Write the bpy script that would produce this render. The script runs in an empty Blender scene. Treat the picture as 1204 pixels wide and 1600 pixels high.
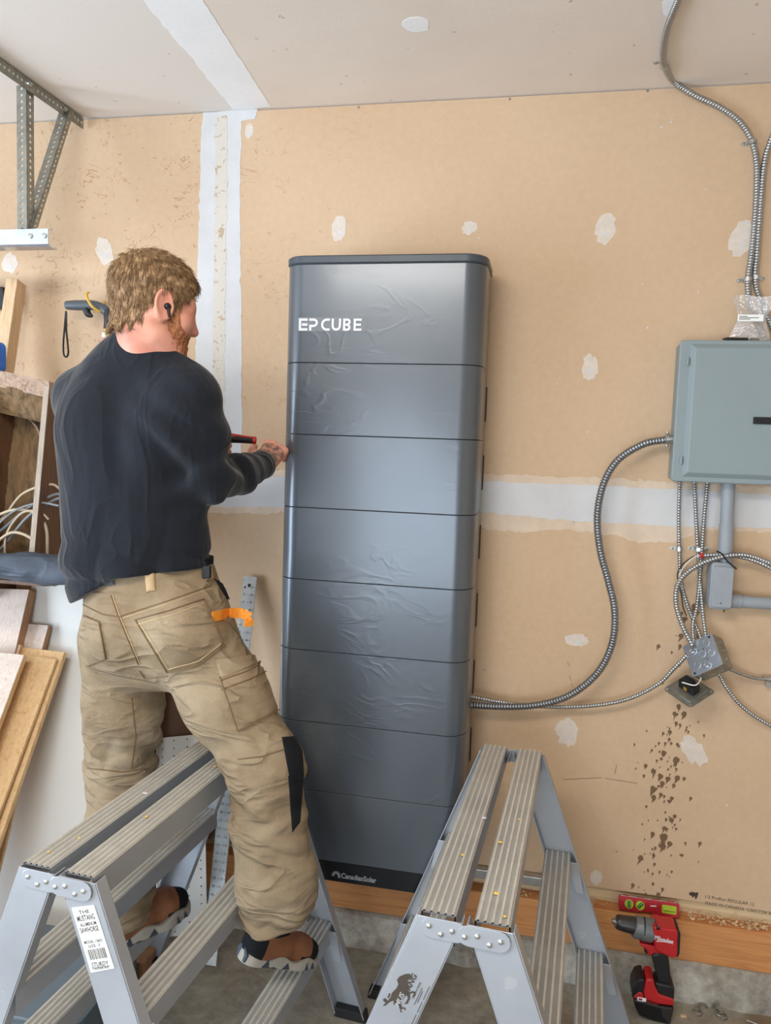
import bpy, math, random
import numpy as np
from mathutils import Vector, Matrix, Euler
from mathutils.bvhtree import BVHTree

random.seed(7)
rng = np.random.default_rng(11)
scene = bpy.context.scene
COL = scene.collection

# ------------------------------------------------------------------ camera
FPX = 1206.0
CAM = np.array([0.0, -2.5, 1.72])
_X = np.array([6072, 316, -1206.0]); _X /= np.linalg.norm(_X)
_D = np.array([-475, 13730, 1206.0]); _D /= np.linalg.norm(_D)
_D -= _X * (_D @ _X); _D /= np.linalg.norm(_D)
_R = np.stack([_X, np.cross(-_D, _X), -_D])          # world axes seen from the camera
cd = bpy.data.cameras.new('camera')
cd.sensor_fit = 'HORIZONTAL'; cd.sensor_width = 36.0; cd.lens = 36.0 * FPX / 1204.0
cd.clip_start = 0.05
cam = bpy.data.objects.new('camera', cd); COL.objects.link(cam)
_m = Matrix.Identity(4)
for i in range(3):
    _m[i][0] = _R[i, 0]; _m[i][1] = -_R[i, 1]; _m[i][2] = -_R[i, 2]; _m[i][3] = CAM[i]
cam.matrix_world = _m
scene.camera = cam

def at(px, py, Y=0.0):
    """the point of the photographed place that lies on the plane y = Y"""
    r = _R @ np.array([(px - 602.0) / FPX, (py - 800.0) / FPX, 1.0])
    return CAM + r * ((Y - CAM[1]) / r[1])
def on_floor(px, py, z=0.0):
    r = _R @ np.array([(px - 602.0) / FPX, (py - 800.0) / FPX, 1.0])
    return CAM + r * ((z - CAM[2]) / r[2])

# ------------------------------------------------------------------ light
w = bpy.data.worlds.new('sky'); scene.world = w; w.use_nodes = True
w.node_tree.nodes['Background'].inputs[0].default_value = (0.62, 0.78, 1.0, 1)
w.node_tree.nodes['Background'].inputs[1].default_value = 1.2
def area(name, loc, direction, sx, sy, power, color):
    l = bpy.data.lights.new(name, 'AREA'); l.shape = 'RECTANGLE'; l.size = sx; l.size_y = sy
    l.energy = power; l.color = color
    o = bpy.data.objects.new(name, l); COL.objects.link(o); o.location = loc
    o.rotation_euler = Vector(direction).to_track_quat('-Z', 'Z').to_euler()
    return o
area('daylight_through_garage_door', (-4.36, -2.65, 1.12), (1, 0.05, 0.42), 4.95, 2.1, 370, (0.72, 0.85, 1.0))
area('ceiling_lamp', (-0.75, -2.35, 2.70), (0.0, 0.35, -1), 1.3, 0.35, 30, (1.0, 0.95, 0.88))
area('daylight_through_rear_door', (-0.6, -6.1, 1.15), (0.10, 1, 0.16), 3.0, 2.1, 140, (0.70, 0.84, 1.0))
vs = scene.view_settings
vs.view_transform = 'Standard'; vs.look = 'None'; vs.exposure = 0.15; vs.gamma = 1.0
vs.use_curve_mapping = False

# ------------------------------------------------------------------ materials
def srgb(r, g, b):
    def c(u):
        u /= 255.0
        return u / 12.92 if u <= 0.04045 else ((u + 0.055) / 1.055) ** 2.4
    return (c(r), c(g), c(b), 1.0)
MATS = {}
class NT:
    def __init__(s, name):
        s.m = bpy.data.materials.new(name); s.m.use_nodes = True; s.t = s.m.node_tree
        s.b = s.t.nodes['Principled BSDF']
        s.tc = s.t.nodes.new('ShaderNodeTexCoord')
    def n(s, typ, **kw):
        nd = s.t.nodes.new(typ)
        for k, v in kw.items(): setattr(nd, k, v)
        return nd
    def l(s, a, b): s.t.links.new(a, b)
    def mapped(s, scale=(1, 1, 1), rot=(0, 0, 0)):
        mp = s.n('ShaderNodeMapping'); mp.inputs['Scale'].default_value = scale
        mp.inputs['Rotation'].default_value = rot
        s.l(s.tc.outputs['Object'], mp.inputs[0]); return mp.outputs[0]
    def noise(s, scale, detail=3, rough=.55, vec=None, dist=0):
        nz = s.n('ShaderNodeTexNoise'); nz.inputs['Scale'].default_value = scale
        nz.inputs['Detail'].default_value = detail; nz.inputs['Roughness'].default_value = rough
        nz.inputs['Distortion'].default_value = dist
        s.l(vec if vec else s.tc.outputs['Object'], nz.inputs['Vector']); return nz.outputs[0]
    def ramp(s, fac, stops):
        r = s.n('ShaderNodeValToRGB'); e = r.color_ramp.elements
        while len(e) < len(stops): e.new(0.5)
        for i, (p, c) in enumerate(stops): e[i].position = p; e[i].color = c
        s.l(fac, r.inputs[0]); return r.outputs[0]
    def mix(s, fac, a, b, mode='MIX'):
        x = s.n('ShaderNodeMix', data_type='RGBA', blend_type=mode)
        for i, v in ((0, fac), (6, a), (7, b)):
            if hasattr(v, 'is_linked') or hasattr(v, 'links'): s.l(v, x.inputs[i])
            else: x.inputs[i].default_value = v
        return x.outputs[2]
    def math(s, op, a, b=None):
        x = s.n('ShaderNodeMath', operation=op)
        for i, v in enumerate((a, b)):
            if v is None: continue
            if hasattr(v, 'links'): s.l(v, x.inputs[i])
            else: x.inputs[i].default_value = v
        return x.outputs[0]
    def bump(s, h, strength=.3, dist=.01):
        b = s.n('ShaderNodeBump'); b.inputs['Strength'].default_value = strength
        b.inputs['Distance'].default_value = dist; s.l(h, b.inputs['Height'])
        s.l(b.outputs[0], s.b.inputs['Normal'])
    def base(s, c):
        if hasattr(c, 'links'): s.l(c, s.b.inputs['Base Color'])
        else: s.b.inputs['Base Color'].default_value = c
    def set(s, rough=.5, metal=0, spec=.5):
        s.b.inputs['Roughness'].default_value = rough; s.b.inputs['Metallic'].default_value = metal
        s.b.inputs['Specular IOR Level'].default_value = spec

def sc(c, k): return (min(1, c[0] * k), min(1, c[1] * k), min(1, c[2] * k), 1)
def plain(name, c, rough=.5, metal=0, var=.12, scale=18, bump=0.0, bscale=200, spec=.5, stretch=(1, 1, 1)):
    t = NT(name); v = t.mapped(stretch)
    n = t.noise(scale, 4, .6, v)
    t.base(t.ramp(n, [(.3, sc(c, 1 - var)), (.7, sc(c, 1 + var))])); t.set(rough, metal, spec)
    if bump: t.bump(t.noise(bscale, 2, .5, v), bump, .004)
    MATS[name] = t.m; return t.m
def wood(name, c1, c2, stretch=(30, 30, 1.4), rough=.6, rot=(0, 0, 0), bump=.25):
    t = NT(name); v = t.mapped(stretch, rot)
    n = t.noise(1.6, 5, .62, v, 1.2); n2 = t.noise(7, 3, .6, v)
    col = t.ramp(n, [(.32, c1), (.5, sc(c2, .93)), (.68, c2)])
    col = t.mix(.25, col, t.ramp(n2, [(.35, sc(c1, .75)), (.65, c2)]))
    t.base(col); t.set(rough); t.bump(n2, bump, .004); MATS[name] = t.m; return t.m

# drywall paper: tan with scuffs, denser towards the left end of the wall
t = NT('drywall')
big = t.noise(1.3, 3, .5); fine = t.noise(45, 4, .6)
col = t.ramp(big, [(.3, srgb(198, 169, 139)), (.7, srgb(207, 180, 151))])
col = t.mix(.12, col, t.ramp(fine, [(.3, srgb(186, 148, 104)), (.7, srgb(235, 205, 165))]))
sep = t.n('ShaderNodeSeparateXYZ'); t.l(t.tc.outputs['Object'], sep.inputs[0])
mr = t.n('ShaderNodeMapRange'); t.l(sep.outputs[0], mr.inputs[0])
mr.inputs[1].default_value = -.45; mr.inputs[2].default_value = -1.25; mr.inputs[3].default_value = .0; mr.inputs[4].default_value = 1
mz = t.n('ShaderNodeMapRange'); t.l(sep.outputs[2], mz.inputs[0])
mz.inputs[1].default_value = 1.2; mz.inputs[2].default_value = 1.9
lines = t.math('ABSOLUTE', t.math('SUBTRACT', t.noise(7.5, 3, .55, None, 1.6), .5))
thin = t.math('LESS_THAN', lines, .007)
dots = t.math('GREATER_THAN', t.noise(24, 2, .5), .60)
crack = t.math('MULTIPLY', thin, t.math('GREATER_THAN', t.noise(5.5, 2), .52))
spk = t.math('MULTIPLY', dots, t.math('GREATER_THAN', t.noise(70, 2, .5), .62))
msk = t.math('MULTIPLY', t.math('MAXIMUM', crack, spk), t.math('MULTIPLY', mr.outputs[0], mz.outputs[0]))
col = t.mix(t.math('MULTIPLY', msk, .5), col, srgb(156, 114, 78))
t.base(col); t.set(.75, 0, .25)
t.bump(t.math('ADD', t.noise(130, 3), t.math('MULTIPLY', msk, 1.5)), .12, .004); MATS['drywall'] = t.m

t = NT('ceiling_paper')
sep = t.n('ShaderNodeSeparateXYZ'); t.l(t.tc.outputs['Object'], sep.inputs[0])
nz = t.noise(2.2, 3)
col = t.ramp(nz, [(.3, srgb(230, 216, 203)), (.7, srgb(238, 226, 214))])
col = t.mix(t.math('LESS_THAN', sep.outputs[0], -.98), col, srgb(232, 224, 216))
spk = t.math('GREATER_THAN', t.noise(30, 2, .5), .725)
t.base(t.mix(t.math('MULTIPLY', spk, .45), col, srgb(150, 125, 100))); t.set(.8, 0, .2); t.bump(t.noise(110, 3), .1, .003); MATS['ceiling_paper'] = t.m

plain('ceiling_mud', srgb(246, 246, 247), .7, 0, .02, 9, .12, 60, .25)
plain('mud_white', srgb(206, 206, 207), .7, 0, .05, 9, .15, 60, .25)
plain('mud_thin', srgb(214, 194, 173), .7, 0, .07, 25, .2, 80, .25)
plain('mud_patch', srgb(215, 203, 191), .7, 0, .06, 40, .25, 90, .25)
t = NT('tape_flaked'); f = t.noise(38, 4, .7); m = t.math('GREATER_THAN', f, .585)
t.base(t.mix(t.math('MULTIPLY', m, .7), srgb(208, 202, 192), srgb(176, 146, 112))); t.set(.75, 0, .2); t.bump(f, .4, .004); MATS['tape_flaked'] = t.m
plain('wall_other', srgb(226, 205, 178), .8, 0, .05, 2)
plain('stain', srgb(116, 90, 66), .8, 0, .15, 60)
plain('ink', srgb(70, 60, 50), .7)
wood('sill_wood', srgb(176, 108, 58), srgb(214, 150, 92), (1.0, 26, 26))
wood('plate_wood', srgb(190, 160, 118), srgb(228, 204, 164), (1.0, 26, 26))
t = NT('concrete'); a = t.noise(3.2, 6, .62); b = t.noise(28, 4, .65)
col = t.ramp(a, [(.28, srgb(118, 112, 100)), (.5, srgb(150, 144, 130)), (.72, srgb(178, 173, 158))])
col = t.mix(.3, col, t.ramp(b, [(.3, srgb(92, 86, 76)), (.7, srgb(196, 190, 176))]))
c3 = t.noise(1.9, 4, .6, None, .6)
col = t.mix(t.ramp(c3, [(.52, (0, 0, 0, 1)), (.72, (.75, .75, .75, 1))]), col, srgb(124, 96, 68))
t.base(col); t.set(.75, 0, .3); t.bump(b, .35, .006); MATS['concrete'] = t.m
t = NT('stem_concrete'); a = t.noise(6, 6, .65); b = t.noise(40, 4, .65)
col = t.ramp(a, [(.3, srgb(112, 106, 96)), (.5, srgb(158, 152, 140)), (.66, srgb(206, 202, 192))])
t.base(t.mix(.3, col, t.ramp(b, [(.3, srgb(84, 78, 70)), (.7, srgb(200, 195, 184))]))); t.set(.85, 0, .2); t.bump(a, .6, .02); MATS['stem_concrete'] = t.m

# protective film on the battery cabinet: wrinkled in places
def film():
    t = NT('cabinet_film')
    wv = t.mapped((3.2, 1, 7.0), (0, .6, 0))
    w1 = t.noise(1.5, 2, .4, wv, 1.4)
    rid = t.math('SUBTRACT', 1.0, t.math('MULTIPLY', t.math('ABSOLUTE', t.math('SUBTRACT', w1, .5)), 14))
    rid = t.math('MAXIMUM', rid, 0.0)
    gate = t.math('MAXIMUM', t.math('MULTIPLY', t.math('SUBTRACT', t.noise(3.0, 2), .52), 6), 0.0)
    gate = t.math('MINIMUM', gate, 1.0)
    h = t.math('ADD', t.math('MULTIPLY', rid, gate), t.math('MULTIPLY', t.noise(5, 2), .6))
    t.base(t.ramp(t.noise(4, 2), [(.3, srgb(84, 90, 97)), (.7, srgb(89, 95, 102))]))
    t.set(.32, .35, .5); t.b.inputs['Coat Weight'].default_value = .40; t.b.inputs['Coat Roughness'].default_value = .16; t.bump(h, .13, .004); return t.m
MATS['cabinet_film'] = film()
plain('cap_dark', srgb(62, 70, 78), .4)
plain('black_plastic', srgb(26, 27, 30), .45, 0, .1)
plain('black_gloss', srgb(16, 18, 22), .35)
plain('logo_white', srgb(232, 236, 240), .5, 0, .03)
plain('logo_film', srgb(112, 117, 123), .4, 0, .05)
plain('logo_grey', srgb(168, 170, 172), .5)
plain('panel_grey', srgb(134, 147, 150), .42, 0, .02, 6)
plain('pvc_grey', srgb(146, 152, 158), .45, 0, .06, 14)
plain('flex_steel', srgb(178, 180, 182), .3, .95, .08, 60)
plain('flex_dark', srgb(150, 153, 158), .34, .95, .08, 60)
plain('galv', srgb(190, 192, 190), .34, .9, .14, 30)
plain('galv_dull', srgb(150, 150, 142), .45, .8, .2, 40)
plain('galv_blue', srgb(206, 214, 224), .28, .95, .1, 40)
t = NT('aluminium'); v = t.mapped((6, 6, 6)); a = t.noise(9, 5, .7, v); b = t.noise(2.2, 4, .6)
col = t.ramp(b, [(.3, srgb(160, 164, 170)), (.7, srgb(184, 189, 197))])
sp = t.math('GREATER_THAN', t.noise(17, 3, .6), .70)
t.base(t.mix(t.math('MULTIPLY', sp, .3), col, srgb(206, 206, 204))); t.set(.42, .4, .5); t.bump(a, .06, .003); MATS['aluminium'] = t.m
t = NT('alu_tread'); a = t.noise(5, 5, .65); b = t.noise(30, 3, .6)
col = t.ramp(a, [(.3, srgb(196, 192, 184)), (.5, srgb(212, 210, 206)), (.7, srgb(226, 227, 228))])
sp = t.math('GREATER_THAN', b, .66)
t.base(t.mix(t.math('MULTIPLY', sp, .22), col, srgb(196, 170, 140))); t.set(.42, .6, .5); t.bump(b, .12, .003); MATS['alu_tread'] = t.m
plain('paint_drop', srgb(226, 190, 90), .5)
plain('sticker', srgb(236, 238, 234), .5, 0, .05, 40)
plain('rubber', srgb(28, 28, 28), .75)
plain('red_plastic', srgb(186, 34, 38), .4, 0, .08)
plain('red_anod', srgb(172, 30, 44), .35, .3, .1)
plain('chuck', srgb(74, 72, 72), .35, .7, .1)
plain('gear_grey', srgb(112, 116, 118), .45, .3, .1)
plain('brass', srgb(214, 176, 90), .35, .8)
plain('vial', srgb(170, 200, 60), .2, 0, .1)
plain('vial_dark', srgb(70, 120, 60), .25, 0, .1)
plain('white_wire', srgb(232, 230, 226), .5)
wood('lumber_pale', srgb(192, 168, 150), srgb(216, 200, 188), (38, 38, 1.2))
wood('lumber_tan', srgb(198, 154, 100), srgb(228, 190, 140), (34, 34, 1.1))
wood('lumber_edge', srgb(150, 106, 74), srgb(184, 140, 102), (34, 34, 1.1))
wood('post_tan', srgb(206, 170, 128), srgb(232, 202, 164), (30, 30, 1.2))
wood('burl', srgb(70, 52, 36), srgb(128, 100, 66), (16, 16, 5), .85, (0, 0, 0), .9)
wood('burl_top', srgb(130, 104, 84), srgb(186, 160, 138), (30, 30, 30), .85, (0, 0, 0), .9)
plain('umber', srgb(112, 84, 64), .7, 0, .06, 8)
wood('crate_edge', srgb(140, 124, 108), srgb(172, 156, 140), (20, 20, 2))
wood('crate_side', srgb(88, 62, 44), srgb(122, 88, 62), (20, 20, 2))
plain('panel_white', srgb(222, 220, 214), .4, 0, .03, 4)
plain('bin_grey', srgb(96, 108, 116), .5, 0, .05)
plain('cable_grey', srgb(120, 122, 124), .5, 0, .08)
plain('cable_tan', srgb(182, 164, 138), .55, 0, .08)
plain('blue_plastic', srgb(30, 110, 210), .4)
plain('hook_yellow', srgb(212, 170, 60), .45)
plain('tool_grey', srgb(78, 84, 92), .45, 0, .06)
plain('sleeve_yellow', srgb(216, 182, 96), .5, 0, .1)
plain('sleeve_pink', srgb(214, 150, 150), .5, 0, .3, 60)
# person
def cloth(name, c1, c2, weave, bumpk, rough=.9, dirt=None, sheen=.0, crease=(5, 5, 15), ck=1.0):
    t = NT(name); a = t.noise(5, 4, .6); wv = t.noise(weave, 2, .5); f = t.noise(9, 3, .5, t.mapped((1, 1, .6)), .5)
    col = t.ramp(a, [(.3, c1), (.7, c2)])
    if dirt: col = t.mix(t.ramp(t.noise(6.5, 5, .65), [(.5, (0, 0, 0, 1)), (.75, (.5, .5, .5, 1))]), col, dirt)
    t.base(col); t.set(rough, 0, .2)
    t.b.inputs['Sheen Weight'].default_value = sheen; t.b.inputs['Sheen Roughness'].default_value = .4
    cn = t.noise(1.0, 2, .45, t.mapped(crease, (.25, .35, 0)), .9)
    rd = t.math('POWER', t.math('SUBTRACT', 1.0, t.math('ABSOLUTE', t.math('MULTIPLY', t.math('SUBTRACT', cn, .5), 5.0))), 2.0)
    h = t.math('ADD', t.math('ADD', t.math('MULTIPLY', wv, .2), t.math('MULTIPLY', f, .8)), t.math('MULTIPLY', t.math('MULTIPLY', rd, t.noise(4, 2)), ck * 1.6))
    t.bump(h, bumpk, .012); MATS[name] = t.m
cloth('canvas_tan', srgb(132, 113, 88), srgb(160, 143, 118), 320, .7, .9, srgb(100, 82, 60))
cloth('canvas_pale', srgb(180, 154, 118), srgb(198, 172, 136), 320, .35, .9, srgb(150, 122, 92))
plain('stitch', srgb(205, 178, 134), .8)
plain('seam_dark', srgb(118, 92, 62), .9)
cloth('shirt_navy', srgb(23, 26, 33), srgb(29, 33, 41), 260, .4, .85, None, .24, (9, 9, 3.4), .75)
cloth('black_cordura', srgb(20, 22, 26), srgb(28, 30, 34), 260, .3, .8)
cloth('jacket_slate', srgb(62, 68, 78), srgb(88, 96, 108), 160, .4, .6, srgb(40, 42, 46))
plain('orange_web', srgb(236, 148, 44), .7, 0, .1, 50)
t = NT('skin'); a = t.noise(16, 4, .6)
t.base(t.ramp(a, [(.3, srgb(206, 136, 116)), (.7, srgb(224, 164, 142))])); t.set(.5, 0, .4)
t.b.inputs['Subsurface Weight'].default_value = .12; t.b.inputs['Subsurface Radius'].default_value = (.02, .008, .004)
t.bump(t.noise(260, 2), .06, .002); MATS['skin'] = t.m
t = NT('tattooed_skin'); a = t.noise(60, 4, .6)
t.base(t.ramp(a, [(.42, srgb(112, 92, 84)), (.62, srgb(196, 140, 116))])); t.set(.55, 0, .4); MATS['tattooed_skin'] = t.m
t = NT('hair'); v = t.mapped((1, 1, 1)); a = t.noise(60, 4, .7, v)
t.base(t.ramp(a, [(.25, srgb(88, 64, 42)), (.5, srgb(146, 114, 80)), (.75, srgb(198, 166, 126))])); t.set(.45, 0, .35); t.bump(a, .5, .004); MATS['hair'] = t.m
t = NT('beard'); a = t.noise(240, 3, .7)
t.base(t.ramp(a, [(.3, srgb(132, 78, 52)), (.7, srgb(204, 138, 100))])); t.set(.7, 0, .2); t.bump(a, .8, .004); MATS['beard'] = t.m
plain('boot_leather', srgb(134, 84, 54), .6, 0, .2, 25, .3, 120)
plain('boot_sole', srgb(170, 164, 152), .65, 0, .1)
plain('boot_lug', srgb(58, 66, 78), .6, 0, .1)
def clear_film():
    t = NT('clear_bag'); nt = t.t
    tr = t.n('ShaderNodeBsdfTransparent'); gl = t.n('ShaderNodeBsdfGlossy'); gl.inputs['Roughness'].default_value = .12
    df = t.n('ShaderNodeBsdfDiffuse'); df.inputs[0].default_value = (.9, .9, .92, 1)
    m1 = t.n('ShaderNodeMixShader'); m2 = t.n('ShaderNodeMixShader')
    bmp = t.n('ShaderNodeBump'); bmp.inputs['Strength'].default_value = .8; bmp.inputs['Distance'].default_value = .02
    t.l(t.noise(28, 3, .6, None, 1.5), bmp.inputs['Height']); t.l(bmp.outputs[0], gl.inputs['Normal'])
    m1.inputs[0].default_value = .22; t.l(tr.outputs[0], m1.inputs[1]); t.l(gl.outputs[0], m1.inputs[2])
    m2.inputs[0].default_value = .12; t.l(m1.outputs[0], m2.inputs[1]); t.l(df.outputs[0], m2.inputs[2])
    t.l(m2.outputs[0], nt.nodes['Material Output'].inputs[0]); MATS['clear_bag'] = t.m
clear_film()

plain('alu_ridge', srgb(224, 221, 213), .38, .5, .08, 30)
plain('alu_groove', srgb(172, 171, 166), .55, .35, .14, 9)
# ------------------------------------------------------------------ mesh helpers
def V(*a): return np.array(a, float)
def unit(v): v = np.asarray(v, float); return v / (np.linalg.norm(v) + 1e-12)
def frame(z, up=(0, 0, 1)):
    z = unit(z); x = np.cross(up, z)
    if np.linalg.norm(x) < 1e-4: x = np.cross((1, 0, 0), z)
    x = unit(x); return np.stack([x, np.cross(z, x), z], 1)
def catmull(pts, step):
    P = [np.asarray(p, float) for p in pts]; P = [2 * P[0] - P[1]] + P + [2 * P[-1] - P[-2]]
    dense = []
    for i in range(1, len(P) - 2):
        for k in range(24):
            t = k / 24; a, b, c, d = P[i - 1:i + 3]
            dense.append(.5 * ((2 * b) + (c - a) * t + (2 * a - 5 * b + 4 * c - d) * t * t + (3 * b - a - 3 * c + d) * t ** 3))
    dense.append(P[-2]); D = np.array(dense)
    s = np.concatenate([[0], np.cumsum(np.linalg.norm(np.diff(D, axis=0), axis=1))])
    n = max(2, int(round(s[-1] / step)) + 1); u = np.linspace(0, s[-1], n)
    return np.stack([np.interp(u, s, D[:, k]) for k in range(3)], 1)
class MB:
    def __init__(s): s.v = []; s.f = []
    def add(s, verts, faces):
        o = len(s.v); s.v += [tuple(map(float, p)) for p in verts]; s.f += [tuple(i + o for i in f) for f in faces]; return s
    def hexa(s, p):
        return s.add(p, [(0, 3, 2, 1), (4, 5, 6, 7), (0, 1, 5, 4), (1, 2, 6, 5), (2, 3, 7, 6), (3, 0, 4, 7)])
    def box(s, c, size, M=None):
        c = np.asarray(c, float); h = np.asarray(size, float) / 2
        p = [V(x, y, z) * h for z in (-1, 1) for x, y in ((-1, -1), (1, -1), (1, 1), (-1, 1))]
        if M is not None: p = [M @ q for q in p]
        return s.hexa([c + q for q in p])
    def beam(s, a, b, w, t, side):           # straight bar from a to b, w across `side`, t thick
        a = np.asarray(a, float); b = np.asarray(b, float); d = unit(b - a); x = unit(np.asarray(side, float) - d * (np.asarray(side, float) @ d)); y = np.cross(d, x)
        q = [(-1, -1), (1, -1), (1, 1), (-1, 1)]
        return s.hexa([a + x * i * w / 2 + y * j * t / 2 for i, j in q] + [b + x * i * w / 2 + y * j * t / 2 for i, j in q])
    def tube(s, pts, r, n=10, cap=True, step=None):
        P = catmull(pts, step) if step else np.asarray(pts, float)
        R = np.full(len(P), r) if np.isscalar(r) else np.asarray(r, float)
        if len(R) != len(P): R = np.interp(np.linspace(0, 1, len(P)), np.linspace(0, 1, len(R)), R)
        T = np.gradient(P, axis=0); F = frame(T[0]); x = F[:, 0]; V_ = []
        for i in range(len(P)):
            t = unit(T[i]); x = unit(x - t * (x @ t)); y = np.cross(t, x)
            for k in range(n):
                a = 2 * math.pi * k / n; V_.append(P[i] + R[i] * (x * math.cos(a) + y * math.sin(a)))
        Fc = [(i * n + k, i * n + (k + 1) % n, (i + 1) * n + (k + 1) % n, (i + 1) * n + k) for i in range(len(P) - 1) for k in range(n)]
        if cap: Fc += [tuple(range(n - 1, -1, -1)), tuple((len(P) - 1) * n + k for k in range(n))]
        return s.add(V_, Fc)
    def flex(s, pts, r, pitch=.0082, n=10):  # interlocked metal hose: a ridge every `pitch`
        P = catmull(pts, pitch / 4); k = np.arange(len(P)) % 4
        return s.tube(P, np.where(k == 0, r * .97, np.where(k == 1, r, np.where(k == 2, r * .95, r * .76))), n)
    def lathe(s, prof, org, axis, n=20, up=(0, 0, 1)):   # prof: (distance along axis, radius)
        F = frame(axis, up); org = np.asarray(org, float); V_ = []; m = len(prof)
        for h, r in prof:
            for k in range(n):
                a = 2 * math.pi * k / n; V_.append(org + F @ V(r * math.cos(a), r * math.sin(a), h))
        Fc = [(i * n + k, i * n + (k + 1) % n, (i + 1) * n + (k + 1) % n, (i + 1) * n + k) for i in range(m - 1) for k in range(n)]
        Fc += [tuple(range(n - 1, -1, -1)), tuple((m - 1) * n + k for k in range(n))]
        return s.add(V_, Fc)
    def prism(s, poly, depth, org=(0, 0, 0), X=(1, 0, 0), Y=(0, 0, 1), N=None):   # polygon in X,Y extruded along N
        X = np.asarray(X, float); Y = np.asarray(Y, float); N = np.cross(X, Y) if N is None else np.asarray(N, float)
        org = np.asarray(org, float); n = len(poly)
        a = [org + X * p[0] + Y * p[1] for p in poly]; b = [p + N * depth for p in a]
        if np.cross(X, Y) @ N * depth > 0: a, b = a, b
        Fc = [tuple(range(n - 1, -1, -1)), tuple(range(n, 2 * n))] + [(i, (i + 1) % n, n + (i + 1) % n, n + i) for i in range(n)]
        return s.add(a + b, Fc)
    def rbox(s, c, size, r, M=None, n=4, axis=1):  # box with the four edges along `axis` rounded
        h = np.asarray(size, float) / 2; o = [i for i in range(3) if i != axis]; poly = []
        for q, (sx, sy) in enumerate(((1, 1), (-1, 1), (-1, -1), (1, -1))):
            for k in range(n + 1):
                a = math.pi / 2 * (q + k / n); poly.append((sx * (h[o[0]] - r) + r * math.cos(a), sy * (h[o[1]] - r) + r * math.sin(a)))
        E = np.eye(3) if M is None else np.asarray(M)
        return s.prism(poly, size[axis], np.asarray(c, float) - E[:, axis] * h[axis], E[:, o[0]], E[:, o[1]], E[:, axis])
    def build(s, name, mat, parent=None, smooth=None, bevel=0, local=False, seg=2):
        me = bpy.data.meshes.new(name); me.from_pydata(s.v, [], s.f); me.update()
        return link(name, me, mat, parent, smooth, bevel, local, seg)
def link(name, me, mat, parent=None, smooth=None, bevel=0, local=False, seg=2):
    o = bpy.data.objects.new(name, me); COL.objects.link(o)
    if mat is not None and not me.materials: me.materials.append(MATS[mat])
    import bmesh
    bm = bmesh.new(); bm.from_mesh(me); bmesh.ops.recalc_face_normals(bm, faces=bm.faces); bm.to_mesh(me); bm.free()
    if smooth is not None:
        me.polygons.foreach_set('use_smooth', [True] * len(me.polygons))
        if smooth < 180: me.set_sharp_from_angle(angle=math.radians(smooth))
    if bevel:
        b = o.modifiers.new('bevel', 'BEVEL'); b.width = bevel; b.segments = seg; b.limit_method = 'ANGLE'; b.angle_limit = math.radians(40)
    if parent is not None:
        o.parent = parent
        if not local: o.matrix_parent_inverse = parent.matrix_basis.inverted()
    return o
def empty(name, loc, rz=0):
    o = bpy.data.objects.new(name, None); o.empty_display_size = .05; COL.objects.link(o)
    o.location = tuple(map(float, loc)); o.rotation_euler = (0, 0, rz); o.matrix_basis  # noqa
    o.matrix_basis = Matrix.Translation(Vector(tuple(map(float, loc)))) @ Matrix.Rotation(rz, 4, 'Z')
    return o
def tag(o, label, cat=None, group=None, kind=None):
    if label: o['label'] = label
    if cat: o['category'] = cat
    if group: o['group'] = group
    if kind: o['kind'] = kind
    return o
def struct(o, label=None):
    o['kind'] = 'structure'
    if label: o['label'] = label
    return o
_TXT = {}
def text_geo(body, bounds, shear=0, bold=0):
    key = (body, shear, bold)
    if key not in _TXT:
        cu = bpy.data.curves.new('t', 'FONT'); cu.body = body; cu.size = 1; cu.shear = shear; cu.offset = bold; cu.resolution_u = 3
        tmp = bpy.data.objects.new('t', cu)
        me = bpy.data.meshes.new_from_object(tmp)
        n = len(me.vertices); co = np.zeros(n * 3); me.vertices.foreach_get('co', co)
        _TXT[key] = (co.reshape(-1, 3)[:, :2].copy(), [tuple(p.vertices) for p in me.polygons])
        bpy.data.objects.remove(tmp); bpy.data.curves.remove(cu); bpy.data.meshes.remove(me)
    co, F = _TXT[key]; lo = co.min(0); hi = co.max(0)
    return (co - lo) / (hi - lo) * np.array(bounds), F
def text(body, org, X, Y, mat, name, parent, bounds, local=False, th=.0005, shear=0, bold=0, mb=None):
    """flat lettering with its lower left corner at org, reading along X, upright along Y, fitted to bounds"""
    co, F = text_geo(body, bounds, shear, bold); X = unit(X); Y = np.asarray(Y, float); Y = unit(Y - X * (Y @ X)); N = np.cross(X, Y)
    P = np.asarray(org, float) + co[:, :1] * X + co[:, 1:2] * Y + N * th
    if mb is not None: return mb.add(P, F)
    return MB().add(P, F).build(name, mat, parent, local=local)
def cell(hw, hh, r):
    """hole and rim points of a rectangular plate cell with a round hole"""
    c = math.atan2(hh, hw); key = [0, c, math.pi / 2, math.pi - c, math.pi, math.pi + c, 1.5 * math.pi, 2 * math.pi - c]
    an = []
    for a, b in zip(key, key[1:] + [2 * math.pi]): an += [a, (a + b) / 2]
    ring = [(math.cos(a) * r, math.sin(a) * r) for a in an]; out = []
    for a in an:
        cs, sn = math.cos(a), math.sin(a); q = max(abs(cs) / hw, abs(sn) / hh); out.append((cs / q, sn / q))
    return ring, out
def plate_cell(mb, c, ax, d, N, hw, hh, r, th):
    ring, out = cell(hw, hh, r); m = len(ring)
    mb.add([c + ax * x + d * y + N * s_ * th / 2 for s_ in (1, -1) for x, y in ring + out],
           [f for k in range(m) for f in ((k, (k + 1) % m, m + (k + 1) % m, m + k), (2 * m + (k + 1) % m, 2 * m + k, 3 * m + k, 3 * m + (k + 1) % m), ((k + 1) % m, k, 2 * m + k, 2 * m + (k + 1) % m))])
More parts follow.
